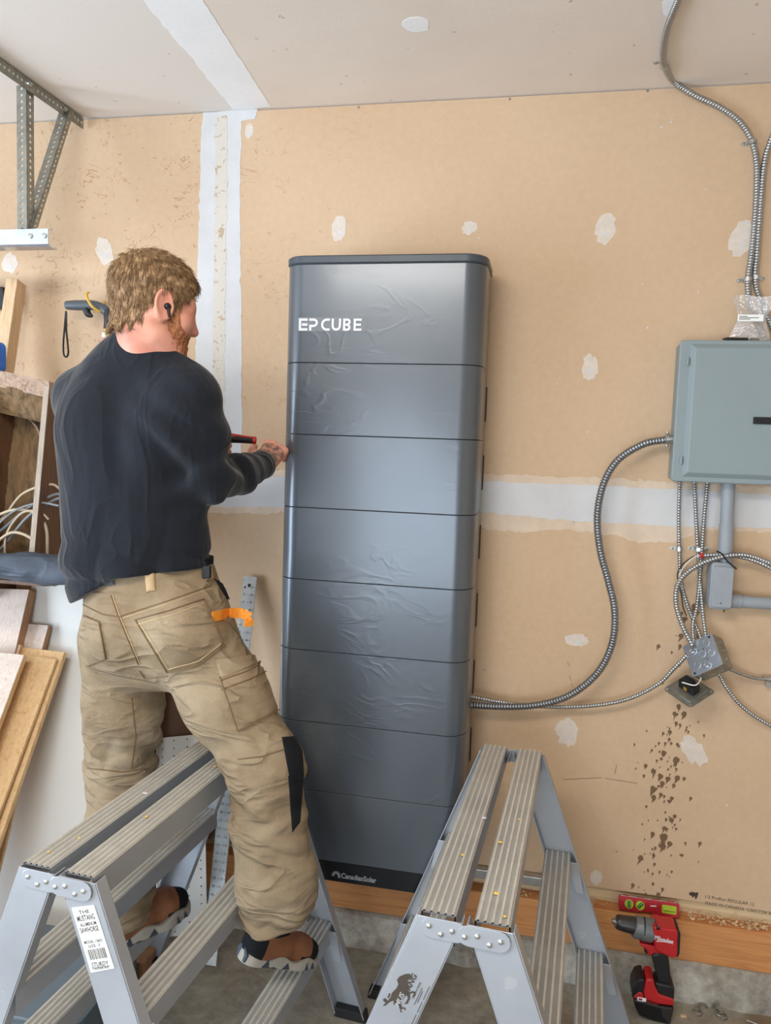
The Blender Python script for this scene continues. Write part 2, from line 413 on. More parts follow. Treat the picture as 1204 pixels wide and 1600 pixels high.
# ------------------------------------------------------------------ the setting
CEIL = 2.802
XL, XR, YF = -4.4, 3.2, -6.2
floor = struct(MB().box(((XL + XR) / 2, YF / 2 + .05, -.05), (XR - XL + .4, -YF + .3, .1)).build('floor', 'concrete'), 'grey stained concrete garage floor')
wall_back = struct(MB().box(((XL + XR) / 2, .0065, (CEIL + .305) / 2 - .002), (XR - XL, .013, CEIL - .305 - .004)).build('wall_back', 'drywall'), 'tan drywall wall with mudded joints and brown splatter')
trim1 = struct(MB().box(((XL + XR) / 2, .06, .285), (XR - XL, .09, .06)).build('trim_1', 'plate_wood'), 'pale wooden bottom plate below the drywall')
trim2 = struct(MB().box(((XL + XR) / 2, .03, .19), (XR - XL, .14, .13)).build('trim_2', 'sill_wood', bevel=.004), 'orange brown wooden sill plate on the concrete')
# stem wall with an uneven face
mb = MB(); nx = 150; xs = np.linspace(XL, XR, nx); prof = [(.10, .128), (-.03, .128), (-.052, .118), (-.056, .06), (-.06, -.005)]
vs_, fs_ = [], []
for i, x in enumerate(xs):
    for j, (y, z) in enumerate(prof):
        vs_.append((x, y + (rng.normal(0, .003) if j else 0), z + (rng.normal(0, .0025) if 0 < j < 4 else 0)))
for i in range(nx - 1):
    for j in range(4):
        a = i * 5 + j; fs_.append((a, a + 5, a + 6, a + 1))
struct(mb.add(vs_, fs_).build('wall_foundation', 'stem_concrete', smooth=60), 'low rough concrete foundation wall under the sill')
ceiling = struct(MB().box(((XL + XR) / 2, YF / 2, CEIL + .01), (XR - XL, -YF + .2, .02)).build('ceiling', 'ceiling_paper'), 'unpainted drywall ceiling with a white mudded joint')
struct(MB().box((XR + .05, YF / 2, 1.4), (.1, -YF + .2, 2.9)).build('wall_right', 'wall_other'))
struct(MB().box(((XL + XR) / 2, YF - .05, 1.4), (XR - XL, .1, 2.9)).build('wall_front', 'wall_other'))
struct(MB().box((XL - .06, YF / 2, 2.52), (.1, -YF + .2, .6)).box((XL - .06, -.07, 1.1), (.1, .2, 2.3)).box((XL - .06, (YF - 5.15) / 2, 1.1), (.1, -YF - 5.15 + .1, 2.3)).build('wall_left', 'wall_other'))

def ragged(pts, amp, step=6):
    """closed pixel outline, resampled and roughened"""
    P = [np.array(p, float) for p in pts]; out = []
    for a, b in zip(P, P[1:] + P[:1]):
        n = max(1, int(np.linalg.norm(b - a) / step))
        for k in range(n): out.append(a + (b - a) * k / n + rng.normal(0, amp, 2))
    return out
def wall_piece(name, pts, mat, th, amp=1.0, step=6, on='wall'):
    mb = MB(); q = ragged(pts, amp, step)
    if on == 'wall':
        P = [at(*p) for p in q]; mb.prism([(p[0], p[2]) for p in P], th, (0, 0.0003, 0), (1, 0, 0), (0, 0, 1), (0, -1, 0))
        return mb.build(name, mat, wall_back)
    P = [on_floor(p[0], p[1], CEIL) for p in q]; mb.prism([(p[0], min(p[1], -.002)) for p in P], th, (0, 0, CEIL + .0003), (1, 0, 0), (0, 1, 0), (0, 0, -1))
    return mb.build(name, mat, ceiling)
# joint tape: vertical, horizontal, ceiling
wall_piece('joint_band', [(317, 176), (402, 170), (398, 184), (377, 190), (375, 300), (376, 420), (378, 560), (377, 745), (303, 745), (303, 640), (305, 560), (308, 450), (311, 350), (313, 250), (315, 200)], 'mud_white', .0012, .7, 9)
wall_piece('joint_tape', [(336, 182), (355, 182), (355, 300), (353, 420), (351, 560), (350, 700), (331, 700), (332, 560), (334, 420), (336, 300)], 'tape_flaked', .0018, .8, 7)
wall_piece('joint_band', [(-60, 772), (200, 748), (330, 738), (440, 733), (745, 740), (900, 745), (1050, 753), (1260, 764), (1260, 832), (1100, 828), (1052, 847), (1000, 848), (960, 836), (880, 826), (810, 833), (748, 824), (600, 812), (440, 803), (330, 800), (200, 812), (-60, 840)], 'mud_thin', .0009, 1.6, 7)
wall_piece('joint_band', [(-60, 782), (330, 748), (440, 744), (745, 752), (900, 757), (1050, 764), (1260, 776), (1260, 826), (1050, 822), (900, 814), (745, 800), (440, 792), (330, 792), (-60, 826)], 'mud_white', .0016, .7, 9)
wall_piece('joint_band', [(205, -25), (298, -25), (330, 20), (365, 75), (400, 130), (424, 167), (365, 171), (330, 130), (295, 85), (255, 40)], 'ceiling_mud', .0012, .8, 9, 'ceil')
# filled screw heads
for cx, cy, rx, ry, rot in ((530, 356, 11, 20, .1), (733, 356, 13, 10, -.5), (945, 357, 16, 25, .3), (1158, 373, 19, 29, .35), (921, 573, 13, 20, .2), (901, 1000, 19, 10, .1), (885, 1143, 17, 23, -.2), (163, 392, 13, 22, -.25), (16, 411, 12, 15, .2), (389, 205, 7, 12, .1), (931, 1371, 9, 12, 0), (1083, 1172, 15, 28, -.6)):
    q = []
    for k in range(22):
        a = 2 * math.pi * k / 22; r = 1 + rng.normal(0, .09); x, y = rx * r * math.cos(a), ry * r * math.sin(a)
        q.append((cx + x * math.cos(rot) - y * math.sin(rot), cy + x * math.sin(rot) + y * math.cos(rot)))
    wall_piece('mud_patch', q, 'mud_patch', .0010, .4, 30)
    d = [(cx + 1 + 3.4 * math.cos(a), cy + ry * .35 + 3.4 * math.sin(a)) for a in np.linspace(0, 6.28, 9)[:-1]]
    wall_piece('screw_fill', d, 'mud_white', .0016, .2, 30)
for cx, cy, rx, ry in ((650, 38, 22, 12), (1046, 12, 12, 16)):
    wall_piece('mud_patch', [(cx + rx * math.cos(a) * (1 + rng.normal(0, .08)), cy + ry * math.sin(a)) for a in np.linspace(0, 6.28, 20)[:-1]], 'ceiling_mud', .001, .3, 30, 'ceil')
# small white flecks on paper, and dark screw heads
mb = MB()
for cx, cy in ((1033, 199), (1048, 191), (1102, 296), (408, 392), (748, 372), (1145, 330), (1003, 444), (1090, 457), (870, 600), (1120, 690), (917, 675), (905, 850), (800, 1010), (840, 1230), (1140, 1150), (1135, 1258), (850, 1345), (1165, 42), (560, 470), (1011, 512)):
    p = at(cx, cy); r = rng.uniform(.0015, .004)
    mb.prism([(r * math.cos(a), r * math.sin(a) * rng.uniform(.6, 1.2)) for a in np.linspace(0, 6.28, 8)[:-1]], .001, (p[0], .0003, p[2]), (1, 0, 0), (0, 0, 1), (0, -1, 0))
tag(mb.build('paint_flecks', 'mud_white', wall_back), None, kind='stuff')
for cx, cy in ((757, 1046), (796, 155), (1011, 142), (560, 168)):
    p = at(cx, cy); s = MB().lathe([(0, .0045), (.0015, .0042), (.002, .002)], (p[0], .0005, p[2]), (0, -1, 0), 10).build('screw_head', 'galv_dull', wall_back, smooth=40)
# brown splatter running down below the junction box
mb = MB(); path = [(930, 1085), (975, 1078), (1010, 1072), (1060, 1064), (1100, 1062), (1150, 1052), (1200, 1043), (1260, 1038), (1310, 1036), (1360, 1030), (1395, 1024)]
ys = [a for a, b in path]; xs_ = [b for a, b in path]
def drop(cx, cy, r, tail, lean):
    p = at(cx, cy); k = 2.03e-3; q = []
    for a in np.linspace(0, 2 * math.pi, 12)[:-1]:
        q.append((r * k * math.cos(a) * rng.uniform(.75, 1.2), r * k * math.sin(a) * rng.uniform(.9, 1.3)))
    q = sorted(q, key=lambda t: math.atan2(t[1], t[0])); i = int(np.argmin([t[1] for t in q]))
    q[i] = (q[i][0] - lean * tail * k, q[i][1] - tail * k)
    mb.prism(q, .0006, (p[0], .0003 - rng.uniform(0, .0008), p[2]), (1, 0, 0), (0, 0, 1), (0, -1, 0))
for i in range(150):
    y = rng.uniform(1125, 1398) if i < 120 else rng.uniform(930, 1125); x = np.interp(y, ys, xs_) + rng.normal(0, 17) + (0 if rng.random() > .12 else rng.normal(0, 38))
    if y < 1125 and rng.random() < .35: continue
    r = abs(rng.normal(0, 1.2)) + .8
    if rng.random() < .05: r = rng.uniform(2.8, 4.2)
    drop(x, y, r, r * rng.uniform(.5, 2.6), rng.uniform(.2, .7))
for x, y, r in ((1060, 1104, 4), (1068, 1116, 4), (1056, 1188, 5), (1037, 1308, 6), (1035, 1322, 5), (1020, 1233, 5), (1021, 1246, 4), (1031, 1213, 4), (1062, 1010, 3), (1043, 1217, 4), (1028, 1010, 3), (1084, 947, 4)): drop(x, y, r, r * 1.2, .5)
tag(mb.build('splatter', 'stain', wall_back), 'dark brown splatter spots', kind='stuff')
# pencil ticks
mb = MB()
for cx, cy, dx, dy in ((896, 812, 6, 0), (896, 812, 0, 6), (893, 773, 5, 0), (899, 774, 4, 4), (886, 1035, 4, 6), (889, 1055, 3, 9), (892, 1068, 3, 6), (963, 1195, -3, 14), (880, 1218, 60, -3), (945, 1216, 50, 8)):
    a = at(cx, cy); b = at(cx + dx, cy + dy); mb.beam((a[0], -.0002, a[2]), (b[0], -.0002, b[2]), .0014, .0008, (0, 0, 1) if dx else (1, 0, 0))
tag(mb.build('pencil_marks', 'stain', wall_back), None, kind='stuff')
# mill print near the bottom of the sheet
Xw = unit(at(1204, 1420) - at(1095, 1402))
text('1/2 ProRoc REGULAR 12', at(1101, 1403) + V(0, -.0002, 0), Xw, (0, 0, 1), 'ink', 'mill_print', wall_back, (.145, .0105))
text('MADE IN CANADA  CAN CSA A 82.27', at(1101, 1413) + V(0, -.0002, 0), Xw, (0, 0, 1), 'ink', 'mill_print', wall_back, (.23, .0105))
p = at(1083, 1398)
MB().prism([(-.014, .004), (-.006, .009), (.004, .008), (.014, .010), (.012, -.004), (.009, -.012), (.005, -.012), (.004, -.003), (-.002, -.010), (-.006, -.004), (-.012, -.003)], .0006, (p[0], -.0002, p[2]), (1, 0, 0), (0, 0, 1), (0, -1, 0)).build('mill_emblem', 'ink', wall_back)
# torn paper and plaster crumbs on the ledge
mb = MB()
for i in range(300):
    x = rng.uniform(.53, .95) if i < 200 else rng.uniform(-.1, .95); y = rng.uniform(-.032, .012); z = .256 + abs(rng.normal(0, .006)) * (1 if i < 200 else .3)
    a = rng.uniform(0, 6.28); r = rng.uniform(.002, .007); M = np.array(Euler((rng.uniform(-.8, .8), rng.uniform(-.8, .8), a)).to_matrix())
    mb.box((x, y, z), (r * 2, r, .0012), M)
tag(mb.build('crumbs', 'post_tan', trim2), 'torn drywall paper crumbs', kind='stuff')
# ------------------------------------------------------------------ battery cabinet
FY = -.255; CX0, CX1 = -.781, -.181; CB, CT = .345, 2.268
cab = tag(empty('battery_cabinet', (-.481, -.13, CB)), 'tall grey film-wrapped battery storage cabinet with EP CUBE lettering on the wall', 'battery cabinet')
zs = [2.243, 1.955, 1.741, 1.520, 1.299, 1.079, .853, .633, .411]
RC = .062
def cab_outline(inset=0.0, back=-.055):
    """plan of the wrap-around cover: flat front, rounded corners, sides running back"""
    x0, x1, y0 = CX0 + inset, CX1 - inset, FY + inset; q = [(x0, back)]
    for k in range(9):
        a = math.pi + math.pi / 2 * k / 8; q.append((x0 + RC + RC * math.cos(a), y0 + RC + RC * math.sin(a)))
    for k in range(9):
        a = 1.5 * math.pi + math.pi / 2 * k / 8; q.append((x1 - RC + RC * math.cos(a), y0 + RC + RC * math.sin(a)))
    q.append((x1, back)); return q
def slab(name, z0, z1, mat, inset=0.0, back=-.055, chamfer=.0012):
    q = cab_outline(inset, back); q2 = cab_outline(inset + chamfer, back); n = len(q)
    V_ = [(x, y, z0) for x, y in q2] + [(x, y, z0 + chamfer) for x, y in q] + [(x, y, z1 - chamfer) for x, y in q] + [(x, y, z1) for x, y in q2]
    F = [tuple(range(n - 1, -1, -1)), tuple(range(3 * n, 4 * n))]
    for l in range(3): F += [(l * n + i, l * n + (i + 1) % n, (l + 1) * n + (i + 1) % n, (l + 1) * n + i) for i in range(n)]
    return MB().add(V_, F).build(name, mat, cab, smooth=30)
for i in range(8):
    slab('cover', zs[i + 1] + .0007, zs[i] - .0007, 'cabinet_film')
slab('top_cap', zs[0], CT, 'cap_dark', -.003, -.045, .004)
plinth = slab('plinth', CB, zs[8] - .001, 'black_gloss', .004, -.05)
mb = MB().box((-.481, -.034, (CB + CT) / 2), (.586, .052, CT - CB - .02))
for z in zs[1:-1]:
    mb.box((CX1 - .006, -.040, z - .10), (.018, .02, .11)); mb.box((CX0 + .006, -.040, z - .10), (.018, .02, .11))
mb.build('rear_housing', 'black_plastic', cab, bevel=.003)
p0 = at(466, 517, FY); p1 = at(572, 515.5, FY)
MB().box(((p0[0] + p1[0]) / 2, FY - .0002, p0[2] + .0195), (p1[0] - p0[0] + .004, .0012, .041)).build('logo_film_patch', 'logo_film', cab)
# lettering EP CUBE drawn as strokes
lw, lh, st = .0, .035, .0062
mb = MB(); x0 = p0[0] + .002; z0 = p0[2] + .001; yy = FY - .0012
_lay = [0]
def lay(): _lay[0] += 1; return yy - .00002 * _lay[0]
def bar(x, z, wd, ht): mb.box((x0 + x + wd / 2, lay(), z0 + z + ht / 2), (wd, .001, ht))
def arc(cx, cz, r, a0, a1, n=8):
    pts = [(math.cos(a), math.sin(a)) for a in np.linspace(a0, a1, n)]
    o = [(cx + r * c, cz + r * s_) for c, s_ in pts] + [(cx + (r - st) * c, cz + (r - st) * s_) for c, s_ in pts[::-1]]
    for i in range(n - 1):
        q = [o[i], o[i + 1], o[-2 - i], o[-1 - i]]; mb.prism(q, .001, (x0, lay() + .0005, z0), (1, 0, 0), (0, 0, 1), (0, -1, 0))
PI = math.pi
bar(0, 0, st, lh); bar(0, 0, .026, st); bar(.009, lh / 2 - st / 2, .017, st); bar(0, lh - st, .026, st)                    # E
bar(.032, 0, st, lh * .46); bar(.032, lh - st, .016, st); bar(.032, .010 + .0005, .016, st); arc(.046, lh - .0122, .0122, -PI / 2, PI / 2)   # P
arc(.086, lh / 2, lh / 2, PI / 2, 1.5 * PI, 12); bar(.086, 0, .009, st); bar(.086, lh - st, .009, st)                    # C
bar(.101, .013, st, lh - .013); bar(.123, .013, st, lh - .013); arc(.115, .0142, .0142, PI, 2 * PI, 10)                   # U
bar(.136, 0, st, lh); bar(.136, 0, .014, st); bar(.136, lh / 2 - st / 2, .014, st); bar(.136, lh - st, .014, st); arc(.149, .0094, .0097, -PI / 2, PI / 2); arc(.149, lh - .0094, .0097, -PI / 2, PI / 2)  # B
bar(.168, 0, st, lh); bar(.168, 0, .024, st); bar(.168, lh / 2 - st / 2, .022, st); bar(.168, lh - st, .024, st)        # E
tag(mb.build('lettering', 'logo_white', cab), 'white EP CUBE lettering')
py_ = FY + .004 - .0009
q = at(533, 1370, py_); text('CanadianSolar', (q[0], py_, q[2] - .004), (1, 0, 0), (0, 0, 1), 'logo_grey', 'lettering', cab, (.112, .0175), bold=.02)
mb = MB(); c = at(525, 1366, py_)
for k in range(8):
    a = math.radians(-25 + k * 30); d = V(math.cos(a), 0, math.sin(a)); mb.beam(V(c[0], py_, c[2] - .004) + d * .006, V(c[0], py_, c[2] - .004) + d * .0145, .0032, .0008, (-d[2], 0, d[0]))
mb.build('sun_emblem', 'logo_grey', cab)

# ------------------------------------------------------------------ electrical panel
PY = -.105; pl = at(1061, 531, PY); pb = at(1049, 752, PY); PX0 = (pl[0] + pb[0]) / 2; PX1 = PX0 + .37; PZ1, PZ0 = pl[2], pb[2]
pan = tag(empty('electrical_panel', ((PX0 + PX1) / 2, -.05, PZ0)), 'grey steel electrical panel box with raised door and black latch', 'electrical panel')
MB().box(((PX0 + PX1) / 2, -.048, (PZ0 + PZ1) / 2), (PX1 - PX0 - .012, .094, PZ1 - PZ0 - .012)).build('enclosure', 'panel_grey', pan, bevel=.004)
MB().rbox(((PX0 + PX1) / 2, PY + .006, (PZ0 + PZ1) / 2), (PX1 - PX0, .014, PZ1 - PZ0), .012).build('trim_cover', 'panel_grey', pan, smooth=30, bevel=.004, seg=3)
dx0, dx1, dz0, dz1 = PX0 + .028, PX1 - .03, PZ0 + .014, PZ1 - .010; b = .014; yb, yt = PY - .0005, PY - .0125
door = MB().hexa([(dx0, yb, dz0), (dx1, yb, dz0), (dx1, yb, dz1), (dx0, yb, dz1), (dx0 + b, yt, dz0 + b), (dx1 - b, yt, dz0 + b), (dx1 - b, yt, dz1 - b), (dx0 + b, yt, dz1 - b)]).build('door', 'panel_grey', pan, bevel=.002)
for z in (PZ1 - .062, PZ0 + .062):
    MB().tube([(dx0 - .004, PY - .004, z - .011), (dx0 - .004, PY - .004, z + .011)], .0042, 10).build('hinge', 'panel_grey', pan, smooth=40)
lp = at(1176, 657, yt); MB().rbox((lp[0] + .03, yt - .001, lp[2]), (.06, .008, .02), .002).build('latch', 'black_plastic', door)
MB().box((lp[0] + .012, yt - .0055, lp[2]), (.010, .004, .013)).box((lp[0] + .034, yt - .0055, lp[2]), (.026, .003, .014)).build('latch_slider', 'black_gloss', door)

# ------------------------------------------------------------------ conduits
def pth(px, offs):
    o = np.interp(np.linspace(0, 1, len(px)), np.linspace(0, 1, len(offs)), offs); return [at(x, y, -k) for (x, y), k in zip(px, o)]
def flex(px, offs, r, label, mat='flex_steel', name='flexible_conduit', pitch=.0082, pts=None):
    return tag(MB().flex(pts if pts is not None else pth(px, offs), r, pitch).build(name, mat, smooth=60), label, 'conduit')
cond = tag(empty('flexible_conduit', at(1045, 687, -.06)), 'thick flexible metal conduit looping from electrical panel down to battery cabinet', 'conduit')
MB().flex(pth([(1040, 687), (1005, 694), (966, 718), (943, 755), (933, 805), (937, 858), (950, 908), (960, 955), (956, 1005), (934, 1050), (892, 1085), (842, 1101), (785, 1104), (727, 1101)], [.06, .075, .08, .08, .075, .07, .07]), .0118, .0088).build('hose', 'flex_dark', cond, smooth=60)
cpos = at(1045, 686, -.06); mb = MB().lathe([(-.012, .0135), (-.010, .017), (-.003, .017), (-.002, .0145), (.008, .0145), (.009, .0175), (.013, .0175)], cpos, (1, 0, 0), 12)
for s_ in (-1, 1): mb.lathe([(0, .004), (.006, .004), (.007, .002)], cpos + V(-.006, -.004, s_ * .016), (0, 0, s_), 8)
mb.build('connector', 'galv', cond, smooth=35)
flex([(727, 1087), (790, 1098), (850, 1104), (920, 1103), (978, 1093), (1026, 1070), (1052, 1045), (1074, 1022)], [.07, .05, .045, .05, .075], .0066, 'thin flexible conduit running from battery cabinet to junction box')
# over the ceiling and down to the panel
cz = CEIL - .012
pts = [on_floor(x, y, cz) for x, y in ((1074, -30), (1056, 8), (1042, 45), (1036, 80), (1038, 103))]
pts += [at(1052, 127, -.035), at(1083, 148, -.018)] + pth([(1125, 168), (1157, 192), (1175, 223), (1182, 262), (1180, 330), (1174, 395), (1168, 438), (1171, 470), (1183, 505), (1196, 536)], [.014, .014, .016, .05])
flex(None, None, .0092, 'flexible conduit crossing from ceiling to the top of the electrical panel', pts=pts)
flex([(1216, 190), (1203, 222), (1194, 255), (1188, 320), (1183, 390), (1180, 440), (1190, 475), (1206, 512), (1214, 540)], [.014, .014, .016, .05], .0088, 'flexible conduit at the right photo edge entering the panel top')
flex([(1062, 745), (1060, 805), (1061, 862), (1064, 910), (1075, 950), (1090, 985), (1097, 1004)], [.03, .014, .014, .03, .07], .0064, 'leftmost of three thin conduits dropping from panel to junction box')
flex([(1084, 745), (1087, 810), (1090, 862), (1094, 915), (1098, 960), (1103, 1000)], [.03, .014, .014, .05, .08], .0064, 'middle thin conduit dropping from the panel to junction box')
flex([(1106, 745), (1100, 805), (1096, 862), (1092, 915), (1088, 950), (1082, 975), (1083, 1004)], [.03, .028, .028, .03, .07], .0064, 'rightmost of three thin conduits dropping from panel to junction box')
flex([(1081, 1008), (1066, 978), (1056, 945), (1058, 915), (1074, 894), (1104, 877), (1140, 868), (1172, 869), (1215, 885)], [.08, .06, .06, .06, .075, .07, .05], .0080, 'conduit arching from junction box over grey pipe to the right photo edge')
lc = tag(empty('flexible_conduit', at(1096, 868, -.05)), 'cut conduit end with red bushing and two loose wires', 'conduit')
MB().flex(pth([(1096, 868), (1125, 867), (1150, 869), (1180, 877), (1215, 893)], [.05, .06, .06]), .0066).build('hose', 'flex_steel', lc, smooth=60)
MB().tube(pth([(1093, 868), (1098, 868)], [.05]), .0085, 12).build('bushing', 'red_plastic', lc, smooth=40)
MB().tube(pth([(1095, 868), (1082, 870), (1066, 882), (1058, 896), (1060, 912), (1064, 930), (1067, 950), (1072, 962)], [.05, .03, .02]), .0018, 6, step=.006).build('wire', 'black_plastic', lc, smooth=60)
MB().tube(pth([(1095, 868), (1085, 870), (1071, 882), (1062, 896), (1061, 904)], [.05, .04]), .0018, 6, step=.006).build('wire', 'white_wire', lc, smooth=60)
flex([(1120, 1042), (1140, 1046), (1160, 1054), (1182, 1060), (1215, 1062)], [.06, .04, .02], .0058, 'thin conduit leaving the right side of junction box')
flex([(1112, 1046), (1124, 1056), (1135, 1075), (1155, 1100), (1180, 1120), (1215, 1140)], [.06, .05, .03], .0066, 'conduit leaving the bottom of junction box towards lower right')
tag(MB().lathe([(0, .008), (.02, .008), (.021, .011), (.028, .011), (.03, .006)], at(1192, 1060, -.022), (1, 0, -.05), 10).box(at(1199, 1068, -.015), (.012, .012, .02)).build('conduit_fitting', 'galv', smooth=40), 'small silver conduit coupling below right of junction box', 'fitting')

# one-hole straps
def strap(px, py, off, r, ear, label, wall_side=True):
    """saddle over a conduit with a screwed ear to one or both sides"""
    if wall_side:
        c = at(px, py, -off); A = V(0, 0, 1); N = V(0, -1, 0)
    else:
        c = on_floor(px, py, CEIL - off); A = unit(V(.15, 1, 0)); N = V(0, 0, -1)
    Rr = np.cross(A, N) * (-1 if wall_side else 1)
    if Rr[0] < 0: Rr = -Rr
    root = tag(empty('conduit_strap', c), label, 'strap', 'conduit straps')
    mb = MB(); n = 9; prev = None
    for k in range(n):
        a = math.pi * k / (n - 1); d = Rr * math.cos(a) + N * math.sin(a); p = c + d * (r + .0012)
        if prev is not None: mb.beam(prev, p, .011, .0022, A)
        prev = p
    mb.build('saddle', 'galv', root)
    for e in ear:
        o = c - N * (off - .0015) + Rr * e * (r + .009)
        MB().rbox(o, (.02, .0025, .011), .0045, np.stack([Rr, -N, A], 1)).build('ear', 'galv', root)
        MB().lathe([(0, .0042), (.002, .004), (.0028, .0018)], o + N * .001 + Rr * e * .003, N, 9).build('screw_head', 'galv_dull', root, smooth=40)
strap(1061, 858, .014, .0066, (-1,), 'small metal strap on the leftmost thin conduit under panel')
strap(1092, 858, .020, .0115, (-1, 1), 'two-eared metal strap over the paired conduits under panel')
strap(1175, 222, .014, .0094, (-1,), 'metal strap on conduit high up near the ceiling')
strap(1168, 437, .014, .0094, (-1,), 'metal strap on left conduit just above the plastic bag')
strap(1181, 434, .014, .0090, (1,), 'metal strap on right conduit just above the plastic bag')
strap(1037, 102, .011, .0094, (-1,), 'metal strap on conduit fixed to the ceiling', False)

# ------------------------------------------------------------------ rigid grey pipe with elbow body
pv = tag(empty('rigid_conduit', at(1125, 950, -.04)), 'rigid grey plastic conduit with access elbow under the panel', 'conduit')
a, b_ = at(1138, 748, -.045), at(1132, 880, -.045)
MB().tube([a, b_], .0195, 20).build('pipe', 'pvc_grey', pv, smooth=50)
MB().tube([b_ + (a - b_) * .46, b_ + (a - b_) * .40, b_], .0212, 20).build('socket', 'pvc_grey', pv, smooth=50)
e0, e1 = at(1106, 949, -.07), at(1141, 881, -.07); ec = (e0 + e1) / 2
MB().rbox((ec[0] + .004, -.045, ec[2]), (.062, .066, e1[2] - e0[2] + .006), .010, axis=1).build('access_body', 'pvc_grey', pv, smooth=35, bevel=.004)
MB().rbox((ec[0] + .006, -.081, ec[2] - .002), (.058, .007, e1[2] - e0[2] - .012), .008, axis=1).build('access_cover', 'pvc_grey', pv, smooth=35, bevel=.002)
MB().lathe([(0, .0025), (.0012, .002)], (ec[0] + .004, -.0845, ec[2] - .05), (0, -1, 0), 8).build('cover_screw', 'tool_grey', pv)
h0 = at(1143, 939, -.045); MB().lathe([(-.006, .0215), (.024, .0215), (.025, .0185), (.45, .0185)], (h0[0], -.045, h0[2]), (1, 0, -.0), 20).build('pipe', 'pvc_grey', pv, smooth=40)
tag(MB().tube(pth([(1119, 861), (1128, 866), (1135, 876), (1150, 889)], [.09, .094, .09]), .0026, 6, step=.005).build('cable_tie', 'black_plastic', smooth=60), 'black cable tie around conduits in front of grey pipe', 'cable tie')

# ------------------------------------------------------------------ junction box hanging from the conduits
jc = at(1097, 1024, -.105)
tocam = unit(CAM - jc); left = unit(np.cross((0, 0, 1), tocam)) * -1
if left[0] > 0: left = -left
N = unit(tocam * .80 + left * .55 + V(0, 0, .16)); rr = V(1, 0, 0); rr = unit(rr - N * (rr @ N)); uu = np.cross(N, rr)
if uu[2] < 0: uu = -uu
an = math.radians(18); rx_ = rr * math.cos(an) + uu * math.sin(an); ux_ = -rr * math.sin(an) + uu * math.cos(an)
JM = np.stack([rx_, -N, ux_], 1)
jb = tag(empty('junction_box', jc), 'square galvanised metal junction box tilted and hanging from conduits', 'junction box')
MB().rbox(jc + -N * .027, (.102, .054, .102), .006, JM).build('box_body', 'galv_dull', jb, smooth=30, bevel=.001)
MB().rbox(jc + N * .0012, (.102, .0024, .102), .006, JM).build('box_face', 'galv_blue', jb, smooth=30)
def jp(u, v, n=0.0): return jc + rx_ * u + ux_ * v + N * (.0024 + n)
for u, v, r in ((.024, .030, .012), (-.022, .024, .0125), (.030, -.004, .011), (-.024, -.022, .011), (.006, -.034, .0135), (.002, .004, .0115)):
    MB().lathe([(0, r), (.0012, r), (.0013, r * .84), (.0003, r * .82), (.0003, 0.0001)], jp(u, v, -.0002), N, 16).build('knockout', 'galv_blue', jb, smooth=30)
for u, v in ((-.022, .024), (.006, -.034)):
    MB().tube([jp(u + .009 * math.cos(k), v + .006 * math.sin(k), .003) for k in np.linspace(.3, 5.2, 12)], .0022, 6).build('locknut', 'galv', jb, smooth=50)
for u, v, r in ((.040, .042, .0036), (-.040, -.042, .0036), (.010, .016, .002), (.012, -.018, .002), (-.006, .018, .002)):
    MB().lathe([(0, r), (.0006, r)], jp(u, v), N, 9).build('screw_hole', 'black_plastic', jb)
for k in (-.028, .0, .028):
    MB().lathe([(0, .010), (.001, .010), (.0011, .008), (.0002, .0078), (.0002, .0001)], jc - ux_ * .051 + rx_ * k - N * .027, -ux_, 14).build('side_knockout', 'galv_dull', jb, smooth=30)
    MB().lathe([(0, .010), (.001, .010), (.0011, .008), (.0002, .0078), (.0002, .0001)], jc + rx_ * .051 + ux_ * k - N * .027, rx_, 14).build('side_knockout', 'galv_dull', jb, smooth=30)

# ------------------------------------------------------------------ loose outlet plate
oc = at(1076, 1079, -.085); ON = unit(V(-.12, -.42, .88)); ox = V(1, .9, 0); ox = unit(ox - ON * (ox @ ON)); oy = np.cross(ON, ox); OM = np.stack([ox, oy, ON], 1)
op = tag(empty('outlet_cover_plate', oc), 'square galvanised plate with black outlet dangling below junction box', 'outlet plate')
MB().rbox(oc, (.104, .104, .003), .010, OM, axis=2).build('plate', 'galv_dull', op, smooth=30)
MB().rbox(oc + ON * .003, (.078, .078, .005), .004, OM, axis=2).build('raised_center', 'galv_dull', op, smooth=30, bevel=.001)
MB().box(oc + ON * .018, (.028, .056, .028), OM).box(oc + ON * .036 + oy * .004, (.024, .034, .012), OM).build('receptacle', 'black_plastic', op, bevel=.0015)
for s_ in (-1, 1): MB().box(oc + ON * .016 + ox * .016 * s_, (.004, .012, .012), OM).build('terminal', 'brass', op, bevel=.001)
for u, v in ((-.044, -.044), (.044, -.044), (.044, .044), (-.044, .044)): MB().lathe([(0, .004), (.0014, .0038), (.0016, .0015)], oc + ox * u + oy * v + ON * .0015, ON, 9).build('screw_head', 'galv', op, smooth=40)
MB().tube([oc + ox * -.03 + ON * .05, oc + ox * -.005 + oy * -.03 + ON * .046, oc + ox * .035 + oy * -.012 + ON * .052, oc + ox * .03 + oy * .03 + ON * .066], .002, 6, step=.004).build('wire', 'white_wire', op, smooth=60)

